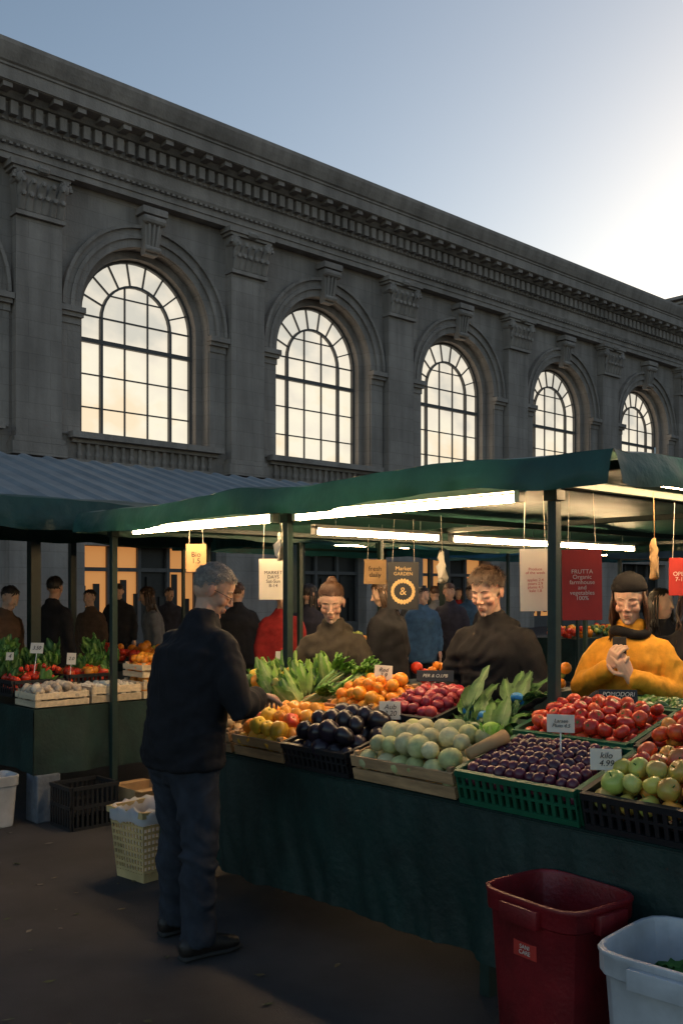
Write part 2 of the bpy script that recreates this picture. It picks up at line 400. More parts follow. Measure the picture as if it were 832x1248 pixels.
canopy('market_stall_canopy',3.42,10.2,2.12,6.65,2.235,2.43,.15,GREEN,1,
  posts=[(3.6,2.53),(3.6,4.40),(3.6,6.45),(6.4,6.45),(6.4,2.6),(9.8,2.6),(9.8,6.45)],
  tubes=[((3.58,2.72,ZT),(3.58,4.28,ZT)),((3.58,4.52,ZT),(3.58,6.1,ZT)),((4.9,5.65,ZT+.03),(6.3,5.65,ZT+.03)),((6.5,5.65,ZT+.03),(7.9,5.65,ZT+.03)),((8.1,5.65,ZT+.03),(9.5,5.65,ZT+.03)),((3.85,2.30,ZT+.075),(5.25,2.30,ZT+.075))],nx=50,ny=40)
canopy('green_stall_canopy',2.55,6.2,7.0,8.9,2.36,2.44,.24,GREEN,4,posts=[(2.75,7.15),(2.75,8.7),(6.0,7.15),(6.0,8.7)])
BLUE=mat('tarp_blue',(.03,.13,.2),.5,.25,3,.4,18,transl=.1)
TEAL=mat('tarp_teal',(.02,.13,.14),.5,.25,3,.4,18,transl=.1)
DARKT=mat('tarp_dark',(.02,.035,.04),.5,.25,3,.4,18)
canopy('blue_stall_canopy',8.0,12.5,9.5,12.5,2.45,2.9,.2,TEAL,7,posts=[(8.1,9.6),(12.4,9.6),(8.1,12.4),(12.4,12.4)],nx=16,ny=16,tubes=[((9,10.0,2.3),(10.5,10.0,2.3))])
canopy('blue_stall_canopy',13.5,18,9.0,12.5,2.5,2.9,.25,BLUE,9,posts=[(13.6,9.1),(17.9,9.1),(13.6,12.4),(17.9,12.4)],nx=16,ny=16,tubes=[((14,9.6,2.3),(15.5,9.6,2.3))])
canopy('dark_stall_canopy',12.0,17,4.2,7.5,2.35,2.7,.25,DARKT,11,posts=[(12.1,4.3),(16.9,4.3),(12.1,7.4),(16.9,7.4)],nx=16,ny=16,tubes=[((12.6,4.9,2.2),(14.1,4.9,2.2))])
k=empty('metal_roof_kiosk')
RF=mat('zinc_roof',(.22,.235,.24),.5,.2,2,metal=.2)
mb=MB(); vs=[];fs=[]; nxx=260
xa,xb=-4.0,10.5
for i in range(nxx+1):
    x=xa+(xb-xa)*i/nxx; r_=(i%6)
    dz=.03 if r_ in(0,1) else 0
    for (y,z) in ((9.0,2.535),(10.5,2.97),(12.0,3.40),(15,2.6)): vs.append((x,y,z+dz))
for i in range(nxx):
    for j in range(3): a=i*4+j; fs.append((a,a+1,a+5,a+4))
mb.add(vs,fs); mb.obj('roof_sheets',[RF],k,recalc=False)
mb=MB(); mb.box(((xa+xb)/2,9.03,2.45),(xb-xa,.05,.13)); mb.box(((xa+xb)/2,12,3.3),(xb-xa,.1,.1))
for x in (-3.8,0.2,4.2,7.5,10.3):
    for y in(9.1,14.8): mb.box((x,y,1.22),(.1,.1,2.44))
    mb.box((x,12,2.48),(.08,5.8,.08))
mb.obj('timber_frame',[METALG],k)

# ------------------------------------------------------------------ display table
A=2.97; SL=math.radians(14)
def draped(mb,pa,pb,ztop,zbot,nrm,amp=.02,seed=0,n=90):
    pa=V(pa);pb=V(pb);nr=V(nrm);vs=[];fs=[];rows=10
    for i in range(n+1):
        p=pa.lerp(pb,i/n)
        for j in range(rows+1):
            f=j/rows; s_=(pb-pa).length*i/n
            o=amp*(.2+f)*(noise.noise(V((s_*2.4+seed,f*.6,0)))+.45*noise.noise(V((s_*7+seed,f*1.1,5)))+.2*noise.noise(V((s_*16+f*3+seed,f*2.5,8))))
            hem=.02*noise.noise(V((s_*1.7,seed,2)))
            vs.append((p.x+nr.x*(o+.006),p.y+nr.y*(o+.006),ztop+(zbot+hem-ztop)*f))
    for i in range(n):
        for j in range(rows):
            a=i*(rows+1)+j; fs.append((a,a+1,a+rows+2,a+rows+1))
    mb.add(vs,fs)
tb=empty('produce_display_table')
mb=MB()
y0,y1=.45,4.68
draped(mb,(A-.02,y0,0),(A-.02,y1,0),.785,.2,(-1,0,0),.07,3,200)
draped(mb,(A-.02,y1,0),(3.9,y1,0),.785,.2,(0,1,0),.03,6,30)
draped(mb,(A-.02,y0,0),(3.9,y0,0),.785,.2,(0,-1,0),.03,8,30)
mb.obj('table_cloth',[CLOTH],tb,smooth=True)
mb=MB(); mb.box(((A+3.9)/2-.01,(y0+y1)/2,.775),(.95,y1-y0+.02,.03))
M=Matrix.Translation((A,0,.80))@Matrix.Rotation(-SL,4,'Y')
mb.box((.45,(y0+y1)/2,-.008),(.92,y1-y0,.012),0,M)
for y in (y0+.1,2.5,y1-.1):
    for x in (3.1,3.8): mb.box((x,y,.38),(.05,.05,.76))
mb.box((3.86,(y0+y1)/2,.9),(.03,y1-y0,.22))
mb.obj('table_frame',[METALG],tb)
bt=empty('packing_table'); mb=MB(); mb.box((4.15,1.75,.93),(.45,1.7,.04)); 
for y in(1.0,2.5):
    for x in(3.97,4.33): mb.box((x,y,.455),(.05,.05,.91))
mb.obj('top_and_legs',[METALG],bt)

def crate(kind,name,M,w,l,h):
    e=empty(name,M=M); mb=MB(); t=.012
    if kind=='wood':
        c=lambda:(R.uniform(.7,1.2),)*3
        nb=2
        bh=h/nb-.012
        for k_ in range(nb):
            z=bh/2+k_*(h/nb)+.004
            mb.box((t/2,l/2,z),(t,l,bh),0,col=c()); mb.box((w-t/2,l/2,z),(t,l,bh),0,col=c())
            mb.box((w/2,t/2,z),(w-2*t-.002,t,bh),0,col=c()); mb.box((w/2,l-t/2,z),(w-2*t-.002,t,bh),0,col=c())
        for x in(t+.014,w-t-.014):
            for y in (t+.014,l-t-.014): mb.box((x,y,h/2+.004),(.024,.024,h+.006),0,col=c())
        for k_ in range(5): mb.box((w*(k_+.5)/5,l/2,.008),(w/5-.01,l-2*t-.004,.008),0,col=c())
        mb.obj('crate_boards',[WOOD],e,bevel=.0015)
    else:
        pm=PLGREEN if kind=='green' else PLBLACK
        def side(a,b_,thick_axis):
            a=V(a);b_=V(b_);Ln=(b_-a).length
            def seg(f0,f1,z0,z1,th=.012):
                p=a.lerp(b_,(f0+f1)/2); sx_=(th,Ln*(f1-f0)) if thick_axis=='x' else (Ln*(f1-f0),th)
                mb.box((p.x,p.y,(z0+z1)/2),(sx_[0],sx_[1],z1-z0),0)
            seg(0,1,h-.025,h,.024); seg(0,1,0,.022,.014); seg(0,1,h*.48,h*.56,.011)
            n_=max(6,int(Ln/.034))
            for q_ in range(n_+1):
                f=q_/n_; wdt=.008/Ln
                f0=max(0,f-wdt); f1=min(1,f+wdt)
                seg(f0,f1,.023,h-.026,.010)
        side((0,0,0),(0,l,0),'x'); side((w,0,0),(w,l,0),'x'); side((.013,0,0),(w-.013,0,0),'y'); side((.013,l,0),(w-.013,l,0),'y')
        mb.box((w/2,l/2,.006),(w-.02,l-.02,.006))
        mb.box((w/2,l/2,h*.35),(w-.03,l-.03,.004)) 
        mb.obj('crate_shell',[pm],e)
    return e
def onslope(s,y,z=0): return Matrix.Translation((A,y,.80))@Matrix.Rotation(-SL,4,'Y')@Matrix.Translation((s,0,z))
def fT(lob,flat,dim,k=5):
    def f(th,ph):
        r=math.sin(th)*(1+lob*math.cos(k*ph)); z=flat*math.cos(th)
        z-=dim*math.exp(-(th/.38)**2); z+=dim*.5*math.exp(-((math.pi-th)/.3)**2)
        return r,z
    return f
TPL={'tomato':(fT(.035,.82,.22),),'apple':(fT(.02,.93,.3),),'melon':(fT(.012,.93,.05,8),),'plum':(fT(0,1.15,.1),),'orange':(fT(0,.97,.05),),
 'aubergine':(fT(.02,1.1,.1),),'pepper':(fT(.09,1.15,.3,4),)}
def prodmat(name,base,rough=.35,amt=.15,ns=30,bump=.1,coat=.0): 
    return mat(name,base,rough,amt,ns,bump,60,usecol=True,coat=coat,bdist=.003)
PM=prodmat('produce_skin',(1,1,1),.28,.16,25,.12); PMR=prodmat('produce_rough',(1,1,1),.65,.3,22,.6)
STEM=mat('stem_green',(.06,.16,.03),.6,.2,20)
def fill(e,name,kind,w,l,z0,r,cols,layers=2,mound=.5,mt=None,stem=False,dens=1.0,elong=1):
    mb=MB(); vs,fs=sph(14,9,TPL[kind][0])
    st=r*1.82/dens
    for ly in range(layers):
        ins=r*(.95+ly*.75)
        nx_=max(1,int((w-2*ins)/st)+1); ny_=max(1,int((l-2*ins)/st)+1)
        for i in range(nx_):
            for j in range(ny_):
                x=ins+(w-2*ins)*(i/(nx_-1) if nx_>1 else .5); y=ins+(l-2*ins)*((j+(.5 if i%2 else 0)*.6)/(ny_-.7) if ny_>1 else .5)
                x+=R.uniform(-.22,.22)*r; y+=R.uniform(-.22,.22)*r
                x=min(max(x,r*.9),w-r*.9); y=min(max(y,r*.9),l-r*.9)
                cu=1-((x-w/2)/(w/2))**2; cv=1-((y-l/2)/(l/2))**2
                z=z0+r*.9+ly*r*1.35+mound*r*cu*cv+R.uniform(-.15,.25)*r
                s_=r*R.uniform(.8,1.12)
                Mx=Matrix.Translation((x,y,z))@Euler((R.uniform(-.9,.9),R.uniform(-.9,.9),R.uniform(0,6.28))).to_matrix().to_4x4()@Matrix.Diagonal((s_,s_*R.uniform(.92,1.08),s_*elong,1))
                c=R.choice(cols); k_=R.uniform(.75,1.15); c=tuple(a*k_ for a in c)
                c2=R.choice(cols)
                pc=[]
                for p in vs:
                    n_=noise.noise(V((p[0]*1.1+i*7,p[1]*1.1+j*5,p[2]*1.1+ly)))*1.2+.35; n_=min(1,max(0,n_))
                    pc.append(tuple(c[q_]*(1-n_*.5)+c2[q_]*n_*.5 for q_ in range(3)))
                mb.add(vs,fs,0,M=Mx,cols=pc)
                if stem=='star':
                    for a in range(5):
                        an=a*1.257; mb.add([(.06*math.cos(an+1.5),.06*math.sin(an+1.5),.66),(.5*math.cos(an),.5*math.sin(an),.74),(-.06*math.cos(an+1.5),-.06*math.sin(an+1.5),.66),(0,0,.72)],[(0,1,2,3)],1,M=Mx)
                elif stem: mb.loft([(0,0,.6),(.05,0,1.02)],[.06,.05],5,1,Mx,cap=0)
    mb.obj(name,[mt or PM,STEM],e,smooth=True,recalc=False)
TOM=[(.62,.04,.015),(.7,.08,.02),(.5,.03,.015)]
ORA=[(.85,.27,.02),(.8,.33,.03)]
PLUM=[(.08,.015,.035),(.12,.02,.04),(.04,.01,.025)]
AUB=[(.012,.009,.014),(.018,.011,.02)]
MEL=[(.5,.5,.24),(.40,.42,.17),(.6,.54,.30)]
PEACH=[(.75,.3,.05),(.65,.1,.03),(.6,.5,.08),(.5,.05,.03)]
APG=[(.42,.5,.1),(.55,.55,.15),(.6,.45,.08)]
RADI=[(.3,.02,.04),(.22,.015,.03),(.4,.05,.05)]
DKG=[(.04,.11,.03),(.06,.15,.04),(.025,.07,.02)]
YEL=[(.75,.5,.05),(.7,.4,.04)]
c=crate('wood','crate_of_peppers',onslope(.0,3.66),.40,.40,.12); fill(c,'peppers','pepper',.40,.40,.04,.042,ORA+YEL+TOM[:1],2,.6,stem=True,elong=1.1)
c=crate('black','crate_of_aubergines',onslope(.0,3.19),.40,.45,.12); fill(c,'aubergines','aubergine',.40,.45,.035,.047,AUB,2,.9,stem=False,elong=1.1)
c=crate('wood','crate_of_melons',onslope(.0,2.56),.40,.60,.125); fill(c,'melons','melon',.40,.60,.03,.047,MEL,2,.9,mt=PMR)
c=crate('green','crate_of_plums',onslope(.0,1.975),.42,.56,.14); fill(c,'plums','plum',.42,.56,.07,.025,PLUM,2,1.2)
c=crate('black','crate_of_apples',onslope(.0,1.42),.42,.53,.14); fill(c,'apples','apple',.42,.53,.06,.042,APG+PEACH,2,.8,stem=True)
c=crate('green','crate_of_peaches',onslope(.0,.86),.42,.53,.14); fill(c,'peaches','apple',.42,.53,.06,.04,PEACH,2,.8)
c=crate('wood','crate_of_potatoes',onslope(.0,4.09),.40,.52,.12); fill(c,'potatoes','plum',.40,.52,.04,.036,[(.4,.27,.12),(.5,.35,.17)],2,.6,mt=PMR)
c=crate('wood','crate_of_squash',onslope(.43,4.08,.02),.40,.56,.12); fill(c,'squash','pepper',.40,.56,.05,.045,YEL+ORA+DKG,2,.8,elong=1.3)
c=crate('wood','crate_of_oranges',onslope(.45,3.46,.03),.38,.36,.13); fill(c,'oranges','orange',.38,.36,.06,.037,ORA,2,1.2)
c=crate('black','crate_of_radishes',onslope(.44,3.04,.02),.40,.40,.13); fill(c,'radishes','apple',.40,.40,.06,.03,RADI,2,1.6)
c=crate('green','crate_of_tomatoes',onslope(.44,2.02,.02),.40,.55,.13); fill(c,'tomatoes','tomato',.40,.55,.06,.036,TOM,2,1.0,stem='star')
c=crate('black','crate_of_tomatoes',onslope(.44,1.44,.02),.40,.55,.13); fill(c,'tomatoes','tomato',.40,.55,.06,.038,TOM+PEACH[:1],2,1.0,stem='star')
c=crate('green','crate_of_tomatoes',onslope(.44,.86,.02),.40,.55,.13); fill(c,'tomatoes','tomato',.40,.55,.06,.04,TOM,2,1.0,stem='star')
c=crate('green','crate_of_courgettes',Matrix.Translation((3.98,2.0,.95)),.36,.56,.18); fill(c,'courgettes','plum',.36,.56,.07,.028,DKG,2,1,elong=1.6)
c=crate('green','crate_of_courgettes',Matrix.Translation((3.98,1.35,.95)),.36,.56,.18); fill(c,'courgettes','plum',.36,.56,.07,.028,DKG,2,1,elong=1.6)

# ---- leaves
LEAF=mat('leaf',(1,1,1),.5,.25,22,.4,50,usecol=True,transl=.18,bdist=.004)
def leaf(mb,p0,d,up,L_,W,bend,c0,c1,ruf=.12,rib=True,seed=0,start=.0,prof=.5):
    d=V(d).normalized(); up=V(up); up=(up-up.dot(d)*d).normalized(); sd=d.cross(up)
    ny=9;nx=6; vs=[];cols=[];fs=[]
    for j in range(ny+1):
        t=j/ny; ang=bend*t
        c=V(p0)+d*(math.sin(ang)/bend*L_ if abs(bend)>1e-3 else L_*t)-up*((1-math.cos(ang))/bend*L_ if abs(bend)>1e-3 else 0)
        nn=up*math.cos(ang)+d*math.sin(ang)
        wv=0 if t<start else math.sin(min(1,((t-start)/(1-start))**prof)*math.pi*.93)
        w=W*max(.08,wv)
        for i in range(nx+1):
            s_=i/nx*2-1
            q_=c+sd*s_*w+nn*(w*.28*s_*s_+ruf*W*abs(s_)**1.5*math.sin(j*2.3+i*1.9+seed))
            vs.append(q_)
            k_=min(1,abs(s_)*1.5+.0)*min(1,t*1.6); k_=k_*R.uniform(.8,1.1)
            cols.append(tuple(c0[a]*(1-k_)+c1[a]*k_ for a in range(3)))
    for j in range(ny):
        for i in range(nx):
            a=j*(nx+1)+i; fs.append((a,a+1,a+nx+2,a+nx+1))
    mb.add(vs,fs,0,cols=cols)
    if rib:
        pts=[V(p0)+d*(math.sin(bend*t)/bend*L_)-up*((1-math.cos(bend*t))/bend*L_) for t in (0,.25,.5,.8)]
        mb.loft(pts,[W*.15,W*.12,W*.07,W*.03],6,0,col=c0,cap=0)
def bunch(mb,base,d,n,L_,W,spread,c0,c1,bend=.9,start=.35,seed=0,ruf=.14,prof=.5,rr=.02):
    d=V(d).normalized(); o=d.orthogonal().normalized(); o2=d.cross(o)
    for k_ in range(n):
        a=k_*2.4+seed; rad=math.sqrt((k_+.5)/n)
        off=(o*math.cos(a)+o2*math.sin(a))
        dd=(d+off*spread*rad).normalized()
        b0=V(base)+off*rr*rad
        leaf(mb,b0,dd,(d-off*.2) if abs(d.dot(dd))<.9 else off*-1,L_*R.uniform(.8,1.1),W*R.uniform(.8,1.15),bend*R.uniform(.5,1.1)*-1,c0,c1,ruf,True,R.random()*6,start,prof)
PAL=(.42,.54,.2); LG=(.2,.4,.05); MG=(.08,.22,.03); DG=(.03,.11,.02)
e=empty('romaine_lettuce_pile'); mb=MB()
for (x,y,z,dx,dy,dz,n) in ((3.42,4.28,1.03,-.1,.45,.8,13),(3.50,4.12,1.04,.05,.35,.9,13),(3.62,4.40,1.05,.0,.3,.9,12),(3.38,4.02,1.0,-.25,.5,.7,12),(3.68,4.15,1.06,.1,.2,1,12),(3.55,4.5,1.02,0,.4,.9,12)):
    bunch(mb,(x,y,z),(dx,dy,dz),n,.24,.045,.75,PAL,R.choice((LG,MG,(.13,.3,.04))),.9,.15,R.random()*6,.24)
mb.obj('leaves',[LEAF],e,smooth=True,recalc=False)
e=empty('celery_pile'); mb=MB()
for (x,y,z) in ((3.36,3.96,.98),(3.45,3.88,1.02),(3.55,3.98,1.06),(3.62,3.86,1.07),(3.5,3.8,1.06)):
    for k_ in range(8):
        dd=V((.35+R.uniform(.0,.24),-.55+R.uniform(-.25,.25),.35+R.uniform(-.1,.25))).normalized()
        p=V((x+R.uniform(-.03,.03),y+.12+R.uniform(-.03,.03),z)); q_=p+dd*.2; r_=q_+dd*.08+V((0,0,.02))
        mb.loft([p,(p+q_)/2+V((0,0,.012)),q_],[(.017,.009),(.014,.008),(.008,.006)],7,0,col=tuple(a*R.uniform(.8,1.1) for a in (.46,.58,.22)),cap=0)
        for w_ in range(3): leaf(mb,q_,dd+V((R.uniform(-.5,.5),R.uniform(-.5,.5),R.uniform(0,.6))),(0,0,1),.1,.03,.8,LG,MG,.25,False,R.random()*6)
mb.obj('stalks',[LEAF],e,smooth=True,recalc=False)
e=empty('leafy_greens_bundle'); mb=MB()
BAND=mat('blue_band',(.02,.22,.5),.4,.1,10)
for (x,y,z,yy) in ((3.45,2.68,1.0,.0),(3.50,2.80,1.02,.1),(3.55,2.92,1.04,.2),(3.62,2.72,1.1,-.1)):
    base=V((x-.12,y-.03,z)); dd=V((.62,.25+yy*.5,.42)).normalized()
    for k_ in range(13):
        o=V((R.uniform(-.02,.02),R.uniform(-.025,.025),R.uniform(-.015,.02)))
        leaf(mb,base+o,dd+V((R.uniform(-.18,.18),R.uniform(-.4,.4),R.uniform(-.15,.35))),(0,0,1),R.uniform(.26,.35),.036,R.uniform(.2,1.0),(.14,.27,.08),R.choice((MG,DG,DG,(.02,.07,.015))),.25,True,R.random()*6,.25)
    bp_=base+dd*.09; mb.loft([bp_-dd*.014,bp_+dd*.014],[.033,.035],12,1,cap=0)
mb.obj('leaves',[LEAF,BAND],e,smooth=True,recalc=False)
e=empty('green_cabbage'); mb=MB(); mb.ell((0,0,0),(.05,.05,.047),col=(.3,.6,.06)); 
for k_ in range(7): leaf(mb,(.01*math.cos(k_),.01*math.sin(k_),-.045),(math.cos(k_*.9),math.sin(k_*.9),.4),(0,0,1),.1,.035,-1.4,(.45,.65,.15),(.25,.5,.05),.08,False,k_)
mb.obj('leaves',[LEAF],e,smooth=True,recalc=False); e.location=(3.27,2.62,1.04)
e=empty('cucumber_pile'); mb=MB()
for k_ in range(16):
    y=2.62+R.uniform(0,.42); x=3.36+R.uniform(-.02,.1); z=.93+(x-3.3)*.25+R.uniform(.0,.05); a=R.uniform(-.5,.5)
    p=V((x,y,z+.04)); d_=V((.5*math.sin(a),.5*math.cos(a)*.8,.05)).normalized()*.075
    mb.loft([p-d_,p+V((0,0,.008)),p+d_],[.016,.02,.015],8,0,col=R.choice(DKG+[(.12,.25,.04)]),cap=1)
mb.obj('cucumbers',[PM],e,smooth=True)
e=empty('carrot_pile'); mb=MB()
for k_ in range(26):
    y=3.62+R.uniform(0,.42); x=3.36+R.uniform(-.05,.1); z=.96+(x-3.3)*.25+R.uniform(0,.05)
    a=R.uniform(-1.2,-.3); p=V((x,y,z)); d_=V((math.sin(a),math.cos(a),R.uniform(-.1,.2)))*.15
    mb.loft([p,p+d_*.5,p+d_],[.018,.015,.004],8,0,col=R.choice(ORA),cap=.8)
mb.obj('carrots',[PM],e,smooth=True)
e=empty('rolled_paper_bag'); mb=MB(); mb.loft([(3.02,2.54,.985),(3.19,2.48,1.05)],[.024,.03],12,cap=0); mb.obj('paper_tube',[KRAFT],e,smooth=True)
e=empty('fallen_leaves'); mb=MB()
for k_ in range(70):
    x=R.uniform(1.2,3.0); y=R.uniform(1.2,7.5); s_=R.uniform(.010,.026); a=R.uniform(0,6.28)
    vs=[(x+s_*r_*math.cos(a+t),y+s_*r_*math.sin(a+t)*.6,.005+.006*R.random()) for t,r_ in ((0,1.6),(1,.8),(2.2,.7),(3.14,1.5),(4.1,.7),(5.3,.8))]
    mb.add(vs,[(0,1,2,3,4,5)],0,col=R.choice(((.06,.08,.02),(.1,.08,.03),(.04,.06,.02),(.12,.11,.09))))
mb.obj('leaf_scraps',[LEAF],e,recalc=False)

# ------------------------------------------------------------------ signs
def text(body,size,parent,loc,rot,m,align='CENTER'):
    cu=bpy.data.curves.new('lettering','FONT'); cu.body=body; cu.size=size; cu.align_x=align; cu.align_y='CENTER'; cu.extrude=.0004; cu.materials.append(m)
    cu.space_line=.9
    o=bpy.data.objects.new('lettering',cu); scene.collection.objects.link(o); o.parent=parent; o.location=loc; o.rotation_euler=rot; return o
def card(x,y,z,w,h,txt,yaw=-48,tilt=-12,bg=PAPER,fg=INK,name='price_sign',stick=.1,ts=None):
    e=empty(name); e.location=(x,y,z); e.rotation_euler=(math.radians(tilt),R.uniform(-.08,.08) if stick else R.uniform(-.02,.02),math.radians(yaw+(R.uniform(-12,12) if stick else 0)))
    mb=MB(); mb.box((0,0,0),(w,.003,h)); 
    mb.obj('card',[bg],e,bevel=.0008)
    mb=MB()
    if stick: mb.loft([(0,.004,-h/2-stick),(0,.004,0)],[.003,.003],6,cap=0); mb.obj('stick',[WHITEH],e)
    n=txt.count('\n')+1; ml=max(len(a) for a in txt.split('\n'))
    if txt: 
        t_=text(txt,ts or min(h*.8/n,w*1.5/max(2,ml)),e,(0,-.004,0),(math.pi/2,0,0),fg)
        if stick: t_.data.shear=.25
    return e
def px(u,v,x,off=0):
    t=(u-416)/1175; D=x/(.6751+.7377*t); return (x,D*(.7377-.6751*t),CAMH+(720-v)/1175*D)
for (u,v,x,wpx,hpx,tx) in ((352,868,3.30,22,18,'2.50'),(475,866,3.32,26,22,'Aub\n3.20'),(683,882,3.18,34,22,'Larsen\nPlum 4.5'),(738,926,3.05,38,26,'kilo\n4.99'),(346,803,3.68,22,18,'1.80'),(467,820,3.62,22,18,'Red\n2.9')):
    p=px(u,v,x); D=p[0]*.6751+p[1]*.7377
    card(*p,wpx*D/1175,hpx*D/1175,tx)
p=px(753,850,3.92); card(*p,.18,.07,'POMODORI\n1.20',bg=PLBLACK,fg=PAPER,stick=.08)
p=px(530,824,3.86); card(*p,.20,.06,'PER & O.I.PB',bg=PLBLACK,fg=PAPER,stick=.05)
def hang(u,v,x,wpx,hpx,txt,bg,fg,name,ztop=2.1,extra=None,yaw=-45,ts=None):
    p=px(u,v,x); D=p[0]*.6751+p[1]*.7377; w=wpx*D/1175;h=hpx*D/1175
    e=card(*p,w,h,txt,yaw,0,bg,fg,name,0,ts)
    mb=MB()
    for s_ in(-1,1): mb.loft([(s_*w*.35,0,h/2-.005),(s_*w*.3,0,ztop-p[2])],[.0015,.0015],5,cap=0)
    mb.obj('strings',[PAPER],e)
    return e,w,h
hang(333,706,3.76,35,50,'MARKET\nDAYS\nSat-Sun\n8-14',PAPER,INK,'hanging_notice',ts=.03)
hang(239,680,3.75,25,34,'Bio\n1.5',KRAFT,INK,'hanging_notice',ts=.05)
hang(457,697,4.6,27,30,'fresh\ndaily',KRAFT,INK,'hanging_notice')
e,w,h=hang(491,714,4.4,38,58,'',PLBLACK,GOLDP,'hanging_chalkboard')
text('Market',.035,e,(0,-.004,h*.36),(math.pi/2,0,0),GOLDP); text('GARDEN',.03,e,(0,-.004,h*.25),(math.pi/2,0,0),GOLDP); text('&',.07,e,(0,-.004,-h*.12),(math.pi/2,0,0),GOLDP)
mb=MB()
for k_ in range(22):
    a=k_*2*math.pi/22; r_=w*.34; mb.ell((r_*math.cos(a),-.003,-h*.12+r_*math.sin(a)),(.011,.002,.016),nu=6,nv=4,M=None)
mb.obj('wreath',[GOLDP],e)
hang(652,707,3.76,37,76,'Produce\nof the week\n\napples 2.4\npears 2.9\nplums 4.5\nkale 1.8',PAPER,RED,'hanging_notice',ts=.019)
hang(709,713,3.80,48,86,'FRUTTA\nOrganic\nfarmhouse\nand\nvegetables\n100%',RED,PAPER,'hanging_red_sign',ts=.027)
hang(829,703,4.6,28,46,'OPEN\n7-14',RED,PAPER,'hanging_red_sign',ts=.03)
def bag(u,v,x,wd,h,m,name='hanging_bag'):
    p=px(u,v,x); e=empty(name,p); mb=MB()
    mb.loft([(wd*.12,0,h*.62),(0,0,h*.42),(0,0,h*.3),(wd*.05,0,0.02),(wd*.1,0,-h*.3),(wd*.05,0,-h/2)],[wd*.06,wd*.12,(wd*.25,wd*.12),(wd*.5,wd*.2),(wd*.52,wd*.24),(wd*.4,wd*.15)],18,cap=.2)
    mb.v=[(a+wd*.35*noise.noise(V((a*25,b_*25,c_*18))),b_+wd*.35*noise.noise(V((a*25+4,b_*25,c_*18))),c_+wd*.2*noise.noise(V((a*22,b_*22+7,c_*9)))) for a,b_,c_ in mb.v]
    mb.loft([(wd*.12,0,h*.6),(0,0,2.13-p[2])],[.002,.002],5,cap=0); mb.obj('bag',[m],e,smooth=True)
bag(340,668,3.6,.11,.13,PAPER); bag(537,694,4.6,.12,.16,PAPER); bag(796,684,4.3,.09,.17,KRAFT)

# ------------------------------------------------------------------ left stall
e=empty('side_stall_table'); mb=MB()
draped(mb,(3.0,6.5,0),(5.2,6.5,0),.80,.34,(0,-1,0),.05,12,90); draped(mb,(3.0,6.5,0),(3.0,9.0,0),.80,.34,(-1,0,0),.03,15,60)
mb.obj('table_cloth',[CLOTH],e,smooth=True)
mb=MB(); mb.box((4.1,7.75,.79),(2.2,2.5,.03))
for (x,y) in ((3.1,6.62),(5.1,6.62),(3.1,8.9)): mb.box((x,y,.39),(.06,.06,.78))
mb.obj('table_frame',[METALG],e)
e=empty('concrete_stall_weight'); mb=MB(); mb.box((3.10,6.56,.17),(.18,.18,.34),taper=1.05); mb.obj('block',[mat('weight_grey',(.12,.14,.17),.8,.3,12,.5,40)],e,bevel=.012)
LW=mat('pale_crate_wood',(.62,.5,.34),.75,.25,9,.4,60,stretch=(4,.6,4),bdist=.003,usecol=True)
WOODsave=WOOD
def flat(name,x,y,z,w,l,h,kind,fk=None,cols=None,r=.035,mt=None):
    M=Matrix.Translation((x,y,z)); c=crate(kind,name,M,w,l,h)
    if fk: fill(c,'contents',fk,w,l,.03,r,cols,2,.9,mt=mt)
    return c
WOOD=LW
flat('crate_of_mushrooms',3.02,6.52,.81,.42,.34,.11,'wood','apple',[(.6,.5,.38),(.5,.4,.3)],.035,PMR)
flat('crate_of_mushrooms',3.46,6.52,.81,.42,.34,.13,'wood','tomato',[(.7,.62,.5)],.03,PMR)
flat('crate_of_oranges',3.90,6.52,.81,.42,.34,.14,'wood','orange',ORA,.04)
flat('crate_of_lemons',4.34,6.52,.81,.42,.34,.14,'wood','orange',YEL,.036)
flat('crate_of_oranges',3.9,6.54,.97,.36,.30,.11,'wood','orange',ORA,.04)
WOOD=WOODsave
flat('crate_of_tomatoes',3.02,6.9,.86,.40,.34,.12,'black','tomato',TOM,.036)
flat('crate_of_carrots',3.46,6.9,.88,.40,.34,.12,'black','pepper',ORA+TOM,.036)
e=empty('leafy_greens_pile'); mb=MB()
for k_ in range(26):
    x=3.05+R.uniform(0,1.15); y=6.95+R.uniform(.0,.9); z=.86+.28*min(1,(y-6.8)*1.3)*R.uniform(.7,1)
    c1=R.choice((DG,MG,DG,(.05,.15,.03),(.12,.28,.05)))
    bunch(mb,(x,y,z),(R.uniform(-.5,.3),R.uniform(-.6,.1),.8),8,.16,.05,1.1,(.2,.35,.1),c1,.8,.1,R.random()*6)
mb.obj('leaves',[LEAF],e,smooth=True,recalc=False)
e=empty('bunched_radishes'); mb=MB()
for k_ in range(50):
    mb.ell((3.05+R.uniform(0,.4),7.0+R.uniform(0,.3),1.0+R.uniform(0,.07)),(.02,.02,.02),nu=8,nv=6,col=R.choice(TOM))
mb.obj('radishes',[PM],e,smooth=True)
card(*px(45,790,3.2),.11,.08,'3.50',stick=.15); card(*px(87,803,3.5),.07,.09,'2.0',stick=.15); card(*px(12,800,3.1),.06,.06,'4',stick=.15)
crate('black','empty_crate',Matrix.Translation((3.08,6.1,.0)),.36,.3,.3)
e=empty('cardboard_box',(3.66,6.14,0),.05); mb=MB()
for (c_,d_) in (((0,-.13,.12),(.30,.006,.24)),((0,.13,.12),(.30,.006,.24)),((-.148,0,.12),(.006,.254,.24)),((.148,0,.12),(.006,.254,.24)),((0,0,.004),(.29,.25,.006))): mb.box(c_,d_)
mb.box((0,-.17,.235),(.30,.09,.005)); mb.box((0,.17,.235),(.30,.09,.005))
mb.obj('board',[KRAFT],e)

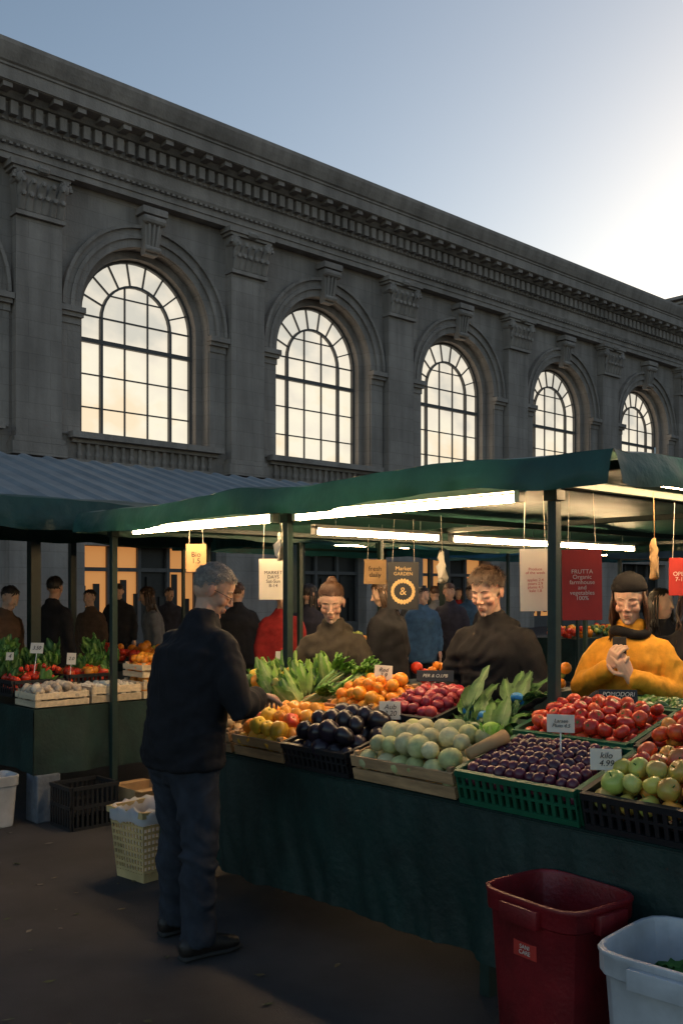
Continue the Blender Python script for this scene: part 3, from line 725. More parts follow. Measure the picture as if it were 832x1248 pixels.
# ------------------------------------------------------------------ bins and basket
def tub(name,loc,rz,w,l,h,m,taper=.8,t=.008,rim=.03,handles=True):
    e=empty(name,loc,rz); mb=MB(); n=36
    def ring(sx,sy,z):
        o=[]
        for k_ in range(n):
            a=2*math.pi*k_/n; ca,sa=math.cos(a),math.sin(a); p_=5.0
            q_=(abs(ca)**p_+abs(sa)**p_)**(-1/p_); o.append((sx*ca*q_,sy*sa*q_,z))
        return o
    a,b_=w/2,l/2
    seq=[(taper*.96,0.0),(taper,.015)]+[(taper+(1-taper)*f,h*f) for f in(.3,.6,.88)]+[(1.0,h-.075),(1.045,h-.07),(1.05,h-.02),(1.07,h-.012),(1.07,h),(1.0,h+.002),(.975,h-.01),(.93,h*.7),(taper*.93,.03)]
    vs=[];fs=[]
    for s_,z in seq: vs+=ring(a*s_,b_*s_,z)
    for i in range(len(seq)-1):
        for k_ in range(n): fs.append((i*n+k_,i*n+(k_+1)%n,(i+1)*n+(k_+1)%n,(i+1)*n+k_))
    fs.append(tuple(range(n))); fs.append(tuple(range((len(seq)-1)*n,len(seq)*n)))
    mb.add(vs,fs)
    if handles:
        for s_ in(-1,1): mb.box((0,s_*(b_*1.09),h-.05),(w*.4,.03,.06)); mb.box((s_*(a*1.09),0,h-.05),(.03,l*.4,.06))
    mb.obj('shell',[m],e,smooth=True,bevel=.002)
    return e
REDP=mat('red_plastic',(.15,.006,.009),.45,.4,5,.2,60); WHP=mat('white_plastic',(.44,.46,.49),.45,.28,4,.1,50)
e=tub('red_plastic_bin',(2.74,1.91,0),math.radians(-6),.34,.40,.64,REDP,.82)
mb=MB(); mb.box((-.162,0,.47),(.002,.1,.05)); mb.obj('label',[RED],e); text('SANI\nCARE',.02,e,(-.165,0,.47),(math.pi/2,0,-math.pi/2),PAPER)
e=tub('white_plastic_bin',(2.68,1.40,0),math.radians(4),.42,.42,.60,WHP,.82)
mb=MB(); 
for k_ in range(14): leaf(mb,(R.uniform(-.09,.09),R.uniform(-.09,.09),.44+R.uniform(0,.05)),(R.uniform(-1,1),R.uniform(-1,1),.2),(0,0,1),.10,.035,.6,MG,DG,.2,False,k_)
mb.obj('vegetable_scraps',[LEAF],e,smooth=True,recalc=False)
e=tub('white_bucket',(2.78,6.62,0),0,.24,.24,.36,WHP,.8,handles=False)
e=empty('plastic_lattice_basket',(2.95,4.89,0),.12); mb=MB(); h=.39
def bw(z): return .12+.03*z/h
for s_ in(0,1,2,3):
    Mr=Matrix.Rotation(s_*math.pi/2,4,'Z')
    for k_ in range(11):
        f=k_/10*2-1
        mb.loft([(f*bw(0),-bw(0),.01),(f*bw(h),-bw(h),h)],[(.006,.004),(.006,.004)],4,0,Mr,cap=0)
    for z in [.02+.037*i for i in range(11)]:
        mb.box((0,-bw(z),z),(bw(z)*2,.007,.013 if z>.05 else .05),0,Mr)
    mb.box((0,-bw(h)-.006,h),(bw(h)*2+.03,.022,.035),0,Mr)
mb.box((0,0,.01),(.24,.24,.012)); mb.obj('lattice',[mat('cream_plastic',(.5,.38,.18),.45,.2,6)],e)
mb=MB(); vs=[];fs=[];n=40
for j,(s_,z) in enumerate(((.108,.05),(.135,.34),(.15,.41),(.178,.41),(.176,.34))):
    for k_ in range(n):
        a=2*math.pi*k_/n; ca,sa=math.cos(a),math.sin(a); q_=(abs(ca)**5+abs(sa)**5)**(-.2)
        w_=1+.06*noise.noise(V((ca*3,sa*3,j)))*(j>1); vs.append((s_*ca*q_*w_,s_*sa*q_*w_,z+.04*noise.noise(V((ca*4,sa*4,j*2)))*(j>1)))
for j in range(4):
    for k_ in range(n): fs.append((j*n+k_,j*n+(k_+1)%n,(j+1)*n+(k_+1)%n,(j+1)*n+k_))
fs.append(tuple(range(n)))
mb.add(vs,fs); mb.obj('liner_bag',[mat('liner',(.55,.55,.57),.35,.05,6,transl=.35)],e,smooth=True)

# ------------------------------------------------------------------ people
def volume(mb,name,m,parent,vox,sm=3,wr=0,seed=0,wz=16,wx=6,cf=None,df=None):
    ob=mb.obj('tmp',[m],None); md=ob.modifiers.new('r','REMESH'); md.mode='VOXEL'; md.voxel_size=vox; md.use_smooth_shade=True
    if sm: s_=ob.modifiers.new('s','SMOOTH'); s_.factor=.5; s_.iterations=sm
    dg=bpy.context.evaluated_depsgraph_get(); dg.update()
    me=bpy.data.meshes.new_from_object(ob.evaluated_get(dg)); bpy.data.objects.remove(ob)
    me.name=name
    if wr:
        co=[(v.co.copy(),v.normal.copy()) for v in me.vertices]
        for v,(c,n) in zip(me.vertices,co):
            w_=noise.noise(c*3+V((seed,0,0)))
            a=noise.noise(V((c.x*wx+seed,c.y*wx,c.z*wz+w_*4)))
            b_=1-abs(noise.noise(V((c.x*wx*1.4,c.y*wx*1.4+seed,c.z*wz*.6+c.x*8+w_*3))))*2
            c_=1-abs(noise.noise(V((c.x*wx*2.5+c.z*9,c.y*wx*2.5,c.z*wz*.5+seed+w_*6))))*3
            v.co=c+n*wr*(a*1.0+b_*.6+max(-.5,c_)*.35)
    if df:
        for v in me.vertices: v.co=df(v.co)
    while me.color_attributes: me.color_attributes.remove(me.color_attributes[0])
    ca=me.color_attributes.new('Col','FLOAT_COLOR','POINT'); fl=[]
    for v in me.vertices:
        c=cf(v.co) if cf else (1,1,1); fl.extend((*c,1.0))
    ca.data.foreach_set('color',fl)
    me.polygons.foreach_set('use_smooth',[True]*len(me.polygons)); me.materials.clear(); me.materials.append(m)
    o=bpy.data.objects.new(name,me); scene.collection.objects.link(o); o.parent=parent; return o
def skinm(n,c): return mat(n,c,.6,.08,14,.25,140,bdist=.0015,usecol=True,spec=.22,sss=.15)
SK1=skinm('skin_a',(.54,.32,.22)); SK2=skinm('skin_b',(.60,.38,.28))
EYE=mat('eye_white',(.42,.38,.35),.25,.02); LASH=mat('lashes',(.09,.05,.035),.6,.02)
def clothm(n,c,rough=.9): return mat(n,c,rough,.25,14,.6,220,bdist=.002,spec=.25)
HG=mat('hair_grey',(.22,.19,.165),.55,.4,60); HB=mat('hair_brown',(.05,.027,.015),.5,.35,60); HR=mat('hair_auburn',(.075,.034,.017),.5,.35,60); HK=mat('hair_dark',(.02,.014,.01),.5,.3,60)
NAVY=clothm('jacket_navy',(.011,.011,.014)); BLK=clothm('hoodie_black',(.014,.013,.014)); OLV=clothm('jacket_olive',(.055,.045,.033)); YLW=clothm('jacket_yellow',(.68,.30,.025),.7)
JEAN=clothm('jeans',(.026,.031,.042)); DKP=clothm('dark_trousers',(.015,.015,.018)); SHO=mat('shoe_leather',(.014,.011,.01),.5,.2,20,.3,80); SOLE=mat('sole',(.02,.02,.02),.8)
def hand(parent,W,d,n,m,side=1,curl=.5,sc=1.0,vox=.0035,spreadf=.1):
    W=V(W); d=V(d).normalized(); n=V(n); n=(n-n.dot(d)*d).normalized(); s_=d.cross(n)*side
    mb=MB()
    mb.loft([W-d*.03,W,W+d*.03*sc,W+d*.065*sc,W+d*.09*sc],[(.024*sc,.02*sc),(.027*sc,.018*sc),(.036*sc,.016*sc),(.04*sc,.014*sc),(.036*sc,.011*sc)],12,ref=s_,cap=.4)
    for i,(o,L_) in enumerate(((-.029,.066),(-.010,.076),(.010,.071),(.028,.056))):
        p=W+d*.085*sc+s_*o*sc; dd=(d+s_*o*spreadf*12).normalized(); pts=[p-dd*.015]; 
        cu=curl*(1+.12*i)
        pts.append(p); n2=n
        for k_,fr_ in enumerate((.45,.3,.25)):
            c_,s2=math.cos(cu),math.sin(cu); ax=dd*c_+n2*s2; 
            nn=n2*c_-dd*s2; dd=ax.normalized(); n2=nn.normalized(); p=p+dd*L_*fr_*sc*1.05; pts.append(p.copy())
        mb.loft(pts,[.009*sc,.0092*sc,.0085*sc,.0078*sc,.0066*sc],8,cap=.9)
    p=W+d*.025*sc-s_*.03*sc; t1=(d*.6-s_*.75+n*.35).normalized(); q_=p+t1*.035*sc; t2=(d*.85-s_*.3+n*.4).normalized(); r_=q_+t2*.03*sc; t3=(d*.9+n*.4).normalized()
    mb.loft([W+d*.03*sc,p,q_,r_,r_+t3*.024*sc],[.014*sc,.0135*sc,.0115*sc,.0105*sc,.008*sc],8,cap=.9)
    return volume(mb,'hand',m,parent,vox,1)
def tufts(mb,M,C,rad,keep,count,Ln,w,flow,lift=.3,seed=0):
    rr=random.Random(seed)
    k_=0
    while k_<count:
        z=rr.uniform(-.9,1); a=rr.uniform(0,6.283); q_=math.sqrt(1-z*z); dv=V((q_*math.cos(a),q_*math.sin(a),z))
        k_+=1
        if not keep(dv): continue
        p=V((C[0]+dv.x*rad[0],C[1]+dv.y*rad[1],C[2]+dv.z*rad[2])); n=V((dv.x/rad[0],dv.y/rad[1],dv.z/rad[2])).normalized()
        cl=noise.noise_vector(dv*3.0+V((seed,0,0)))*1.1
        f=flow(dv)+V((rr.uniform(-.25,.25),rr.uniform(-.25,.25),rr.uniform(-.25,.25)))+cl; f=(f-f.dot(n)*n)
        if f.length<.01: continue
        f.normalize(); L_=Ln*rr.uniform(.6,1.2)*(1 if dv.z>.1 else .6); lf=lift*rr.uniform(.5,1.4)*(1 if dv.z>.2 else .5)
        s_=f.cross(n)
        P=[p-n*.003,p+f*L_*.35+n*L_*lf*.6,p+f*L_*.7+n*L_*lf*.75,p+f*L_+n*L_*lf*.45]
        W_=[w,w*.95,w*.6,w*.08]; vs=[]
        for pp,ww in zip(P,W_): vs+=[pp-s_*ww,pp+n*ww*.6,pp+s_*ww]
        fs=[]
        for i in range(3):
            b0=i*3; fs+=[(b0,b0+1,b0+4,b0+3),(b0+1,b0+2,b0+5,b0+4)]
        mb.add(vs,fs,0,M=M)
def g3(p,c,r):
    return math.exp(-(((p.x-c[0])/r[0])**2+((p.y-c[1])/r[1])**2+((p.z-c[2])/r[2])**2))
def person(name,x,y,face,H=1.75,sk=SK1,hair=HB,top=BLK,pants=DKP,lean=.03,pitch=0,hyaw=0,roll=0,armR=None,armL=None,hR=None,hL=None,stride=(0,0),hem=.84,bulk=1.0,vox=.016,hi=True,style='short',hood=False,seed=1,glasses=False,wr=.006,fem=False,scarf=None,legs=True,sx=0,lw=1.0,foot=.115):
    e=empty(name,(x,y,0),math.radians(face-90),sc=H/1.75)
    ly=lambda z: lean*max(0,(z-.93)/.55)**1.2
    ys=.90 if fem else 1.0; bk=bulk
    J=MB()
    rg=[(hem,.182,.128),(.93,.182,.13),(1.02,.172,.126),(1.12,.172,.126),(1.22,.182,.13),(1.32,.190,.13),(1.385,.172,.113),(1.43,.128,.09),(1.465,.083,.076),(1.50,.066,.068)]
    J.loft([(sx*max(0,z-.9),ly(z)-(.012 if z>1.4 else 0),z) for z,a,b_ in rg],[(a*(bk if z<1.38 else 1)*ys,b_*(bk if z<1.38 else 1)) for z,a,b_ in rg],20,ref=(1,0,0),cap=.12)
    shx=.160*ys; sl=ly(1.4)
    if armR is None: armR=((.235,sl*.6-.01,1.12),(.24,.05+sl*.3,.87))
    if armL is None: armL=((-.235,sl*.6-.01,1.12),(-.24,.05+sl*.3,.87))
    for s_,(el,wr_) in ((1,armR),(-1,armL)):
        sh=V((s_*shx,sl-.005,1.365)); el=V(el); w_=V(wr_)
        J.loft([(s_*.08,sl,1.375),sh,sh.lerp(el,.35)+V((s_*.008,0,0)),sh.lerp(el,.8),el,el.lerp(w_,.35),el.lerp(w_,.75),w_],
          [r_*(.92 if fem else 1)*(.5+.5*bk) for r_ in (.068,.070,.065,.058,.056,.054,.047,.043)],12,cap=.35)
    J.loft([(0,ly(1.5)-.008,1.45),(0,ly(1.5)-.004,1.50),(0,ly(1.5)+.0,1.52)],[(.078,.078),(.067,.069),(.066,.068)],14,ref=(1,0,0),cap=.15)
    if hood:
        J.ell((0,sl-.10,1.445),(.11,.055,.05)); J.ell((.07,sl-.045,1.455),(.04,.065,.035)); J.ell((-.07,sl-.045,1.455),(.04,.065,.035)); J.loft([(.05,sl+.055,1.44),(0,sl+.09,1.39),(-.05,sl+.055,1.44)],[.028,.024,.028],8)
    volume(J,'jacket',top,e,vox,2,wr,seed*3.1)
    if legs:
        P=MB(); P.loft([(0,0,.80),(0,0,.9),(0,.0,1.0)],[(.15*lw,.11*lw),(.168*lw,.122*lw),(.15,.11)],16,ref=(1,0,0))
        for s_,st in ((1,stride[0]),(-1,stride[1])):
            kx=.5*(foot+.088); kn=V((s_*kx,st*.5+.025,.50)); an=V((s_*foot,st,.10))
            P.loft([(s_*.088,0,.88),(s_*.095,st*.25+.01,.72),kn,kn.lerp(an,.35)-V((0,.015,0)),kn.lerp(an,.8),an-V((0,0,.04))],[(a_*lw,b_*lw) for a_,b_ in ((.095,.105),(.083,.09),(.066,.07),(.064,.068),(.06,.064),(.066,.072))],14,ref=(1,0,0),cap=.1)
        volume(P,'trousers',pants,e,vox,2,wr*1.2,seed*1.7,wz=20,wx=5)
        F=MB(); G=MB()
        for s_,st in ((1,stride[0]),(-1,stride[1])):
            ox=s_*foot; tw=s_*.045
            F.loft([(ox,st-.075,.05),(ox,st-.03,.06),(ox+tw*.3,st+.05,.058),(ox+tw*.7,st+.12,.045),(ox+tw,st+.175,.04)],[(.034,.045),(.04,.06),(.043,.05),(.047,.036),(.036,.026)],14,ref=(1,0,0),cap=.6)
            F.loft([(ox,st-.02,.05),(ox,st-.01,.12)],[.045,.043],12)
            G.loft([(ox,st-.085,.014),(ox,st-.02,.014),(ox+tw*.3,st+.05,.014),(ox+tw*.7,st+.13,.014),(ox+tw,st+.2,.016)],[(.036,.014),(.041,.014),(.043,.014),(.05,.014),(.03,.012)],14,ref=(1,0,0),cap=.2)
        F.obj('shoes',[SHO],e,smooth=True); G.obj('soles',[SOLE],e,smooth=True)
    nb=V((sx*.6,ly(1.5),1.47)); pr=math.radians(pitch)
    hc=nb+V((0,.02+.075*math.sin(pr),.165-.03*math.sin(pr)))
    MH=Matrix.Translation(hc)@Euler((-pr,math.radians(roll),math.radians(hyaw)),'XYZ').to_matrix().to_4x4()@Matrix.Diagonal((1.05,1.05,1.05,1))
    MI=MH.inverted()
    K=MB(); C=(0,-.012,.034); fw=.93 if fem else 1.0
    K.ell(C,(.073,.094,.084),M=MH,nu=20,nv=14)
    K.ell((0,-.028,-.005),(.060,.066,.06),M=MH,nu=16,nv=12)
    K.ell((0,.026,-.005),(.060*fw,.058,.075),M=MH,nu=16,nv=12)
    K.loft([(0,.014,-.02),(0,.024,-.055),(0,.040,-.083),(0,.053,-.101)],[(.060*fw,.060),(.054*fw,.054),(.041*fw,.040),(.026*fw,.024)],16,M=MH,ref=(1,0,0),cap=.3)
    for s_ in(-1,1):
        K.ell((s_*.038,.050,-.026),(.022,.024,.024),M=MH)
        K.ell((s_*.030,.060,.002),(.020,.016,.018),M=MH)
        K.ell((s_*.073,-.008,-.004),(.0075,.018,.030),M=MH); K.ell((s_*.078,-.017,.003),(.006,.008,.018),M=MH)
    K.ell((0,.074,-.060),(.022,.012,.018),M=MH)
    if hi:
        K.loft([(0,.078,.018),(0,.088,-.006),(0,.099,-.026)],[(.006,.008),(.0075,.009),(.0095,.0105)],8,M=MH,ref=(1,0,0)); K.ell((.011,.087,-.031),(.007,.010,.0065),M=MH); K.ell((-.011,.087,-.031),(.007,.010,.0065),M=MH)
        K.ell((0,.0855,-.0545),(.016,.005,.0045),M=MH); K.ell((0,.0845,-.0655),(.0135,.0055,.005),M=MH); K.ell((0,.072,-.095),(.014,.010,.012),M=MH)
        for s_ in(-1,1): K.loft([(s_*.008,.0755,.024),(s_*.028,.0715,.028),(s_*.044,.060,.022)],[.0065,.007,.0065],8,M=MH)
    else:
        K.loft([(0,.084,.018),(0,.106,-.030)],[.009,.012],8,M=MH)
        K.loft([(-.042,.066,.02),(.042,.066,.02)],[.009,.009],8,M=MH)
    base=MH@V((0,-.012,-.045))
    K.loft([nb+V((0,-.015,-.06)),nb.lerp(base,.5)+V((0,-.004,0)),base],[.058*fw,.050*fw,.048*fw],14,cap=.9)
    def df(p):
        q=MI@p
        for s_ in(-1,1):
            q.y-=.0025*g3(q,(s_*.031,.075,.010),(.014,.03,.005))
            q.y-=.0025*g3(q,(s_*.031,.075,-.011),(.014,.03,.005))
        q.y-=.004*g3(q,(0,.09,-.0605),(.017,.02,.0016)) 
        return MH@q
    male=not fem
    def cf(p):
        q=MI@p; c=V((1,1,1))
        def mix(c,col,k): return c*(1-k)+V((c.x*col[0],c.y*col[1],c.z*col[2]))*k
        for s_ in(-1,1):
            c=mix(c,(1.1,.76,.72),.6*g3(q,(s_*.042,.06,-.03),(.02,.03,.018)))
            c=mix(c,(1.05,.72,.68),.7*g3(q,(s_*.08,-.01,0),(.01,.03,.035)))
            c=mix(c,(.78,.64,.62),.5*g3(q,(s_*.031,.075,-.002),(.016,.03,.010)))  # eye-socket shade painted into the skin colour
        c=mix(c,(1.1,.76,.70),.5*g3(q,(0,.1,-.03),(.016,.02,.012)))
        lip=max(g3(q,(0,.092,-.0555),(.018,.014,.0042)),g3(q,(0,.091,-.0655),(.016,.014,.0045)))
        c=mix(c,(.82,.50,.48),min(1,lip*1.3))
        c=mix(c,(.45,.3,.3),.7*g3(q,(0,.09,-.0605),(.02,.02,.0018)))
        if male: c=mix(c,(.78,.78,.8),.45*min(1,g3(q,(0,.05,-.085),(.06,.06,.035))*1.4))
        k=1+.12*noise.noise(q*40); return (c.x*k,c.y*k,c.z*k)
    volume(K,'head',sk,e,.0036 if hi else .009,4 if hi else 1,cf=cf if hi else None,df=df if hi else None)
    if hi:
        E=MB()
        for s_ in(-1,1):
            E.loft([(s_*.0185,.0745,-.0045),(s_*.026,.0772,-.0065),(s_*.036,.0755,-.0065),(s_*.0435,.069,-.004)],[(.0012,.0012)]*4,5,0,M=MH)
        E.obj('closed_eyelashes',[LASH],e,smooth=True)
        W2=MB()
        for s_ in(-1,1): W2.loft([(s_*.013,.0805,.025),(s_*.028,.0775,.030),(s_*.046,.0655,.026)],[(.0022,.0022),(.0028,.0022),(.0012,.0014)],6,M=MH)
        W2.obj('eyebrows',[hair],e)
    HM=MB()
    hl=.42 if fem else .50
    def keep(d):
        if d.y>.2 and d.z<hl-(.44 if not fem else .52)*(1-d.y)**1.2: return False
        if d.y>.12 and d.z<(.1 if not fem else -.05): return False
        if d.y>-.1 and d.z<-.12: return False
        if d.y>-.4 and abs(d.x)>.6 and d.z<-.22: return False
        if d.z<-.80: return False
        return True
    if style=='beanie':
        k0=keep; keep=lambda d: k0(d) and d.y<.1
    RD=(.0745,.0955,.0855)
    vs,fs=sph(40,28)
    vv=[(C[0]+p[0]*RD[0]*(1+.015*noise.noise(V(p)*4)),C[1]+p[1]*RD[1]*(1+.015*noise.noise(V(p)*4)),C[2]+p[2]*RD[2]*(1+.02*noise.noise(V(p)*3+V((seed,0,0))))) for p in vs]
    ff=[f for f in fs if len(f)==4 and all(keep(V(vs[i])+V((0,0,.14*noise.noise(V(vs[i])*11)))) for i in f)]+[f for f in fs[-2:] if keep(V(vs[f[0]]))]
    HM.add(vv,ff,0,M=MH)
    if style=='short': fl=lambda d:V((d.x*.6,d.y*.4-.3,-.7)) if d.z<.6 else V((.1,.8,0))
    else: fl=lambda d:V((d.x*.6,-.5,-.6))
    if style=='tousled': fl=lambda d:V((d.x*1.2+.5,.6,-.3)) if d.z>.25 else V((d.x*.2,-.25,-1.0))
    if style=='bun': fl=lambda d:V((-d.x*.5,-.8,.9))
    if hi:
        tufts(HM,MH,C,RD,keep,{'short':4200,'tousled':3600}.get(style,3600),{'short':.016,'tousled':.036,'bun':.04}.get(style,.04),.0016,fl,{'short':.5,'tousled':.5,'bun':.1}.get(style,.2),seed)
    else: tufts(HM,MH,C,RD,keep,300,.035,.006,lambda d:V((d.x*.6,-.2,-.7)),.12,seed)
    if style=='bun':
        rr=random.Random(seed)
        for k_ in range(160):
            a=rr.uniform(0,6.28); b_=rr.uniform(-1,1); r0=.031; cc=V((0,-.078,.102)); pts=[]
            for t in range(5):
                aa=a+t*.45; bb=b_+t*.12; pts.append(cc+V((r0*math.cos(aa)*math.cos(bb),r0*.95*math.sin(aa)*math.cos(bb),r0*math.sin(bb)*1.05)))
            HM.loft(pts,[.0035,.004,.004,.0035,.001],4,M=MH,cap=0)
        HM.ell((0,-.078,.102),(.03,.03,.03),M=MH)
    if style in('long','beanie'):
        rr=random.Random(seed)
        for k_ in range(220 if hi else 40):
            s_=rr.choice((-1,1)); a=rr.uniform(-.05,1.0)
            x0=s_*(.074-.02*a*a); y0=.02-.11*a; w1=rr.uniform(-.012,.012); w2=rr.uniform(-.02,.02)
            rr_=.004 if hi else .007
            HM.loft([(x0,y0,.05),(x0*1.12+w1*.5,y0+.005,-.03),(x0*1.15+w1,y0+.01+w2*.5,-.09),(x0*1.18-w1,y0+rr.uniform(0,.03),-.15),(x0*1.1+rr.uniform(-.025,.025),y0+rr.uniform(-.01,.05),-.22+rr.uniform(-.04,.04))],[rr_,rr_*1.2,rr_*1.1,rr_,rr_*.3],4,M=MH,cap=0)
    HM.obj('hair',[hair],e,smooth=True,recalc=False)
    if style=='beanie':
        Bn=MB(); n_=64
        pth=[(0,-.012,.046),(0,-.012,.058),(0,-.013,.074),(0,-.014,.079),(0,-.018,.10),(0,-.022,.122),(0,-.024,.136),(0,-.025,.143)]
        rd=[(.080,.099),(.085,.104),(.084,.103),(.0795,.0985),(.073,.090),(.055,.066),(.03,.036),(.008,.01)]
        Bn.loft(pth,rd,n_,M=MH@Matrix.Rotation(.18,4,'X'),ref=(1,0,0),cap=0)
        cen=MH@V((0,-.015,.05))
        for i_,p in enumerate(Bn.v):
            k_=(i_%n_)%2; pv=V(p); Bn.v[i_]=tuple(pv+(pv-cen).normalized()*(.0022 if k_ else -.001)+noise.noise_vector(pv*25)*.003)
        Bn.obj('beanie',[BLK],e,smooth=True)
    if glasses:
        Gm=MB()
        for s_ in(-1,1):
            pts=[(s_*.033+.021*math.cos(a),.093-.006*abs(math.cos(a)),-.002+.016*math.sin(a)) for a in [q_*math.pi/8 for q_ in range(17)]]
            Gm.loft(pts,[.0014]*17,5,M=MH,cap=0); Gm.loft([(s_*.054,.086,.004),(s_*.074,.03,.006),(s_*.078,-.015,.004)],[.0016]*3,5,M=MH,cap=0)
        Gm.loft([(-.012,.094,0),(.012,.094,0)],[.0014]*2,5,M=MH,cap=0); Gm.obj('glasses',[INK],e)
    if scarf:
        Sc=MB(); Sc.loft([(.083*math.cos(a),ly(1.5)+.078*math.sin(a)+.005,1.462+.012*math.sin(a*2)) for a in [q_*math.pi/8 for q_ in range(17)]],[.026]*17,10,cap=0)
        volume(Sc,'scarf',scarf,e,.01,1,.004)
    for hh,s_,(el,w_) in ((hR,1,armR),(hL,-1,armL)):
        el=V(el);w_=V(w_)
        if hh: hand(e,w_+(w_-el).normalized()*.02,hh[0],hh[1],sk,s_,hh[2])
        elif not hi:
            d_=(w_-el).normalized(); hb=MB(); hb.loft([w_,w_+d_*.06,w_+d_*.1],[(.025,.018),(.04,.018),(.038,.015)],8); 
            for q_ in range(4): hb.loft([w_+d_*.09+V((0,(q_-1.5)*.018,0)),w_+d_*.165+V((-s_*.01,(q_-1.5)*.019,0))],[.009,.007],6)
            hb.loft([w_+d_*.03+V((0,.03,0)),w_+d_*.08+V((0,.055,0))],[.011,.009],6)
            hb.obj('hand',[sk],e,smooth=True)
        else: hand(e,w_+(w_-el).normalized()*.02,(w_-el),(-s_,0,0),sk,s_,.5)
    return e
man=person('customer_man',2.48,3.80,4,1.78,SK1,HG,NAVY,JEAN,lean=.12,pitch=27,hyaw=-40,
  armR=((.30,.08,1.10),(.20,.28,1.13)),armL=((-.28,.06,1.10),(-.16,.28,1.08)),hR=((-.25,.95,-.12),(0,-.1,-1),.4),hL=((.1,.9,-.1),(0,0,-1),.5),
  stride=(-.04,.08),hem=.83,bulk=1.24,vox=.010,style='short',glasses=True,seed=2,wr=.010,lw=1.16,foot=.16)
x,y=uvD(409,5.95)
person('vendor_woman',x,y,216,1.70,SK2,HR,OLV,DKP,lean=.08,pitch=22,hyaw=8,armR=((.25,.1,1.14),(.12,.32,1.06)),armL=((-.25,.1,1.14),(-.12,.32,1.06)),style='bun',fem=True,hood=True,bulk=1.1,vox=.012,seed=5,wr=.009)
x,y=uvD(608,5.15)
person('vendor_man',x,y,190,1.77,SK2,HB,BLK,DKP,lean=.08,pitch=19,hyaw=0,armR=((.26,.08,1.14),(.16,.30,1.02)),armL=((-.27,.06,1.14),(-.17,.28,1.02)),style='tousled',hood=True,bulk=1.12,vox=.012,seed=8,wr=.010)
x,y=uvD(772,5.0)
yw=person('vendor_woman',x,y,196,1.72,SK2,HR,YLW,DKP,lean=.05,pitch=14,hyaw=6,armR=((.27,.06,1.16),(.07,.24,1.28)),armL=((-.26,.06,1.14),(-.06,.25,1.24)),hR=((-.35,.25,.85),(-.5,-.8,.1),.5),hL=((.35,.2,.85),(.5,-.8,0),.5),style='beanie',fem=True,bulk=1.14,vox=.012,seed=12,scarf=BLK,wr=.012)
mb=MB(); mb.box((0.01,.235,1.39),(.07,.010,.11),0); mb.obj('phone',[INK],yw,bevel=.004)
cols=[clothm('coat_%d'%i,c) for i,c in enumerate(((.018,.018,.022),(.03,.03,.045),(.10,.06,.04),(.16,.16,.17),(.26,.02,.02),(.05,.11,.2),(.13,.11,.09),(.03,.05,.04)))]
crowd=[(6,9.5,300,1.70,2),(64,10.4,20,1.80,0),(112,13,200,1.66,2),(146,15.5,230,1.76,0),(190,12.2,160,1.70,3),(206,17,240,1.7,1),(290,11,60,1.74,0),(343,9.6,250,1.7,4),(376,10.5,40,1.72,1),(474,8.6,100,1.75,0),(514,13,240,1.7,5),(532,15,60,1.72,3),(549,13.5,200,1.75,1),(571,16.5,240,1.74,5),(592,11,140,1.72,0),(802,7.4,225,1.66,0),(846,5.0,20,1.72,0),(505,17,200,1.72,3),(560,19,200,1.7,4)]
for i,(u,D,fa,H,ci) in enumerate(crowd):
    x,y=uvD(u,D)
    person('pedestrian',x,y,fa,H,R.choice((SK1,SK2)),R.choice((HB,HK,HK,HR)),cols[ci],DKP,lean=R.uniform(0,.08),pitch=R.uniform(0,25),hyaw=R.uniform(-40,40),stride=(R.uniform(-.15,.2),R.uniform(-.2,.1)),hem=R.uniform(.7,.88),bulk=R.uniform(1.05,1.2),vox=.028 if D>6 else .018,hi=False,style=R.choice(('short','tousled','long')) if i!=15 else 'long',seed=20+i,wr=.01)
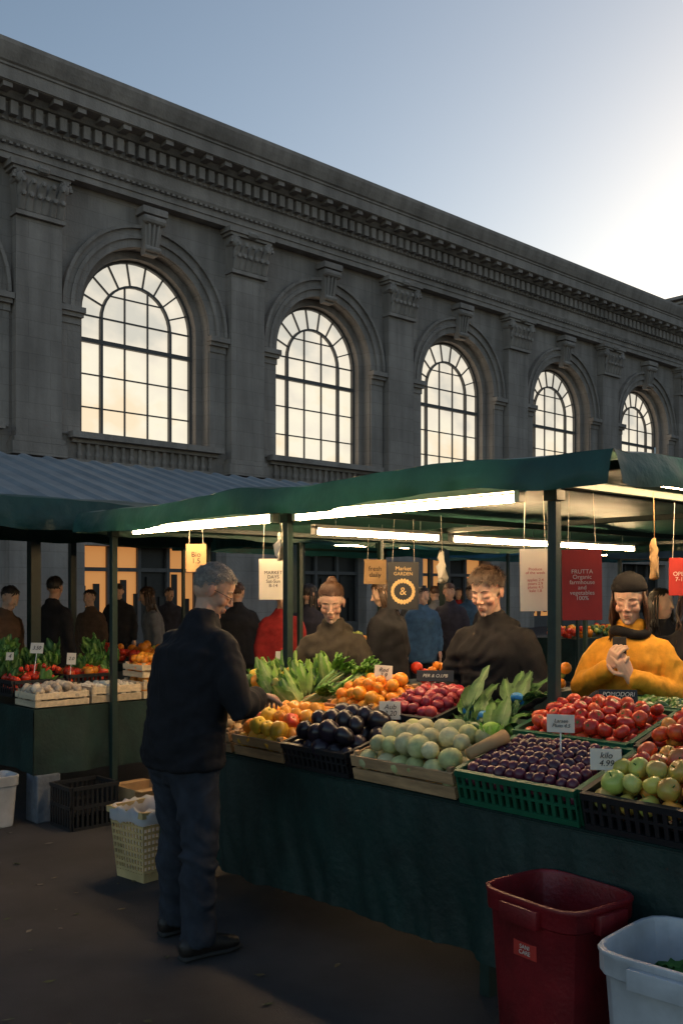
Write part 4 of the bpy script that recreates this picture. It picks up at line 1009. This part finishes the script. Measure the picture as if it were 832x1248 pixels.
for (x,y,w,l) in ((9,9.9,3,.8),(14,9.4,3.4,.8),(12.6,4.8,3.6,.8),(5.5,9.6,3,.8),(6.2,4.6,.8,1.6)):
    e=empty('produce_table'); mb=MB(); draped(mb,(x,y,0),(x+w,y,0),.82,.1,(0,-1,0),.03,x,40); draped(mb,(x,y,0),(x,y+l,0),.82,.1,(-1,0,0),.03,x,20); mb.box((x+w/2,y+l/2,.81),(w,l,.03)); mb.obj('cloth_and_top',[CLOTH],e,smooth=False)
    mb=MB()
    for k_ in range(int(w*60)):
        s_=R.uniform(.035,.06); xx=R.uniform(.1,w-.1)
        q_=(TOM,ORA,APG,DKG,YEL)[int(xx*3)%5][0]
        mb.ell((x+xx,y+R.uniform(.1,l-.1),.86+R.uniform(0,.14)),(s_,s_,s_),nu=8,nv=6,col=q_)
    mb.obj('produce',[PM],e,smooth=True)

# ------------------------------------------------------------------ world, sun, camera
w=bpy.data.worlds.new('World'); scene.world=w; w.use_nodes=True
nt=w.node_tree; sk=nt.nodes.new('ShaderNodeTexSky'); sk.sky_type='NISHITA'; sk.sun_disc=False
SE=math.radians(10); AZ=math.radians(84)
sk.sun_elevation=SE; sk.sun_rotation=AZ; sk.air_density=.9; sk.dust_density=1.5; sk.ozone_density=.7
bg=nt.nodes['Background']; bg.inputs[1].default_value=.18; nt.links.new(sk.outputs[0],bg.inputs[0])
sd=bpy.data.lights.new('sun','SUN'); sd.energy=.8; sd.angle=math.radians(.5); sd.color=(1,.85,.7)
so=bpy.data.objects.new('sun',sd); scene.collection.objects.link(so)
dv=V((math.sin(AZ)*math.cos(SE),math.cos(AZ)*math.cos(SE),math.sin(SE)))
so.rotation_euler=dv.to_track_quat('Z','Y').to_euler(); so.location=(0,0,30)
cd=bpy.data.cameras.new('camera'); cam=bpy.data.objects.new('camera',cd); scene.collection.objects.link(cam)
cam.location=(0,0,CAMH); cam.rotation_euler=(math.pi/2,0,-math.atan2(.6751,.7377))
cd.sensor_fit='HORIZONTAL'; cd.sensor_width=36; cd.lens=36*1175/832; cd.shift_y=96/832; cd.clip_start=.05; cd.clip_end=2000
scene.camera=cam
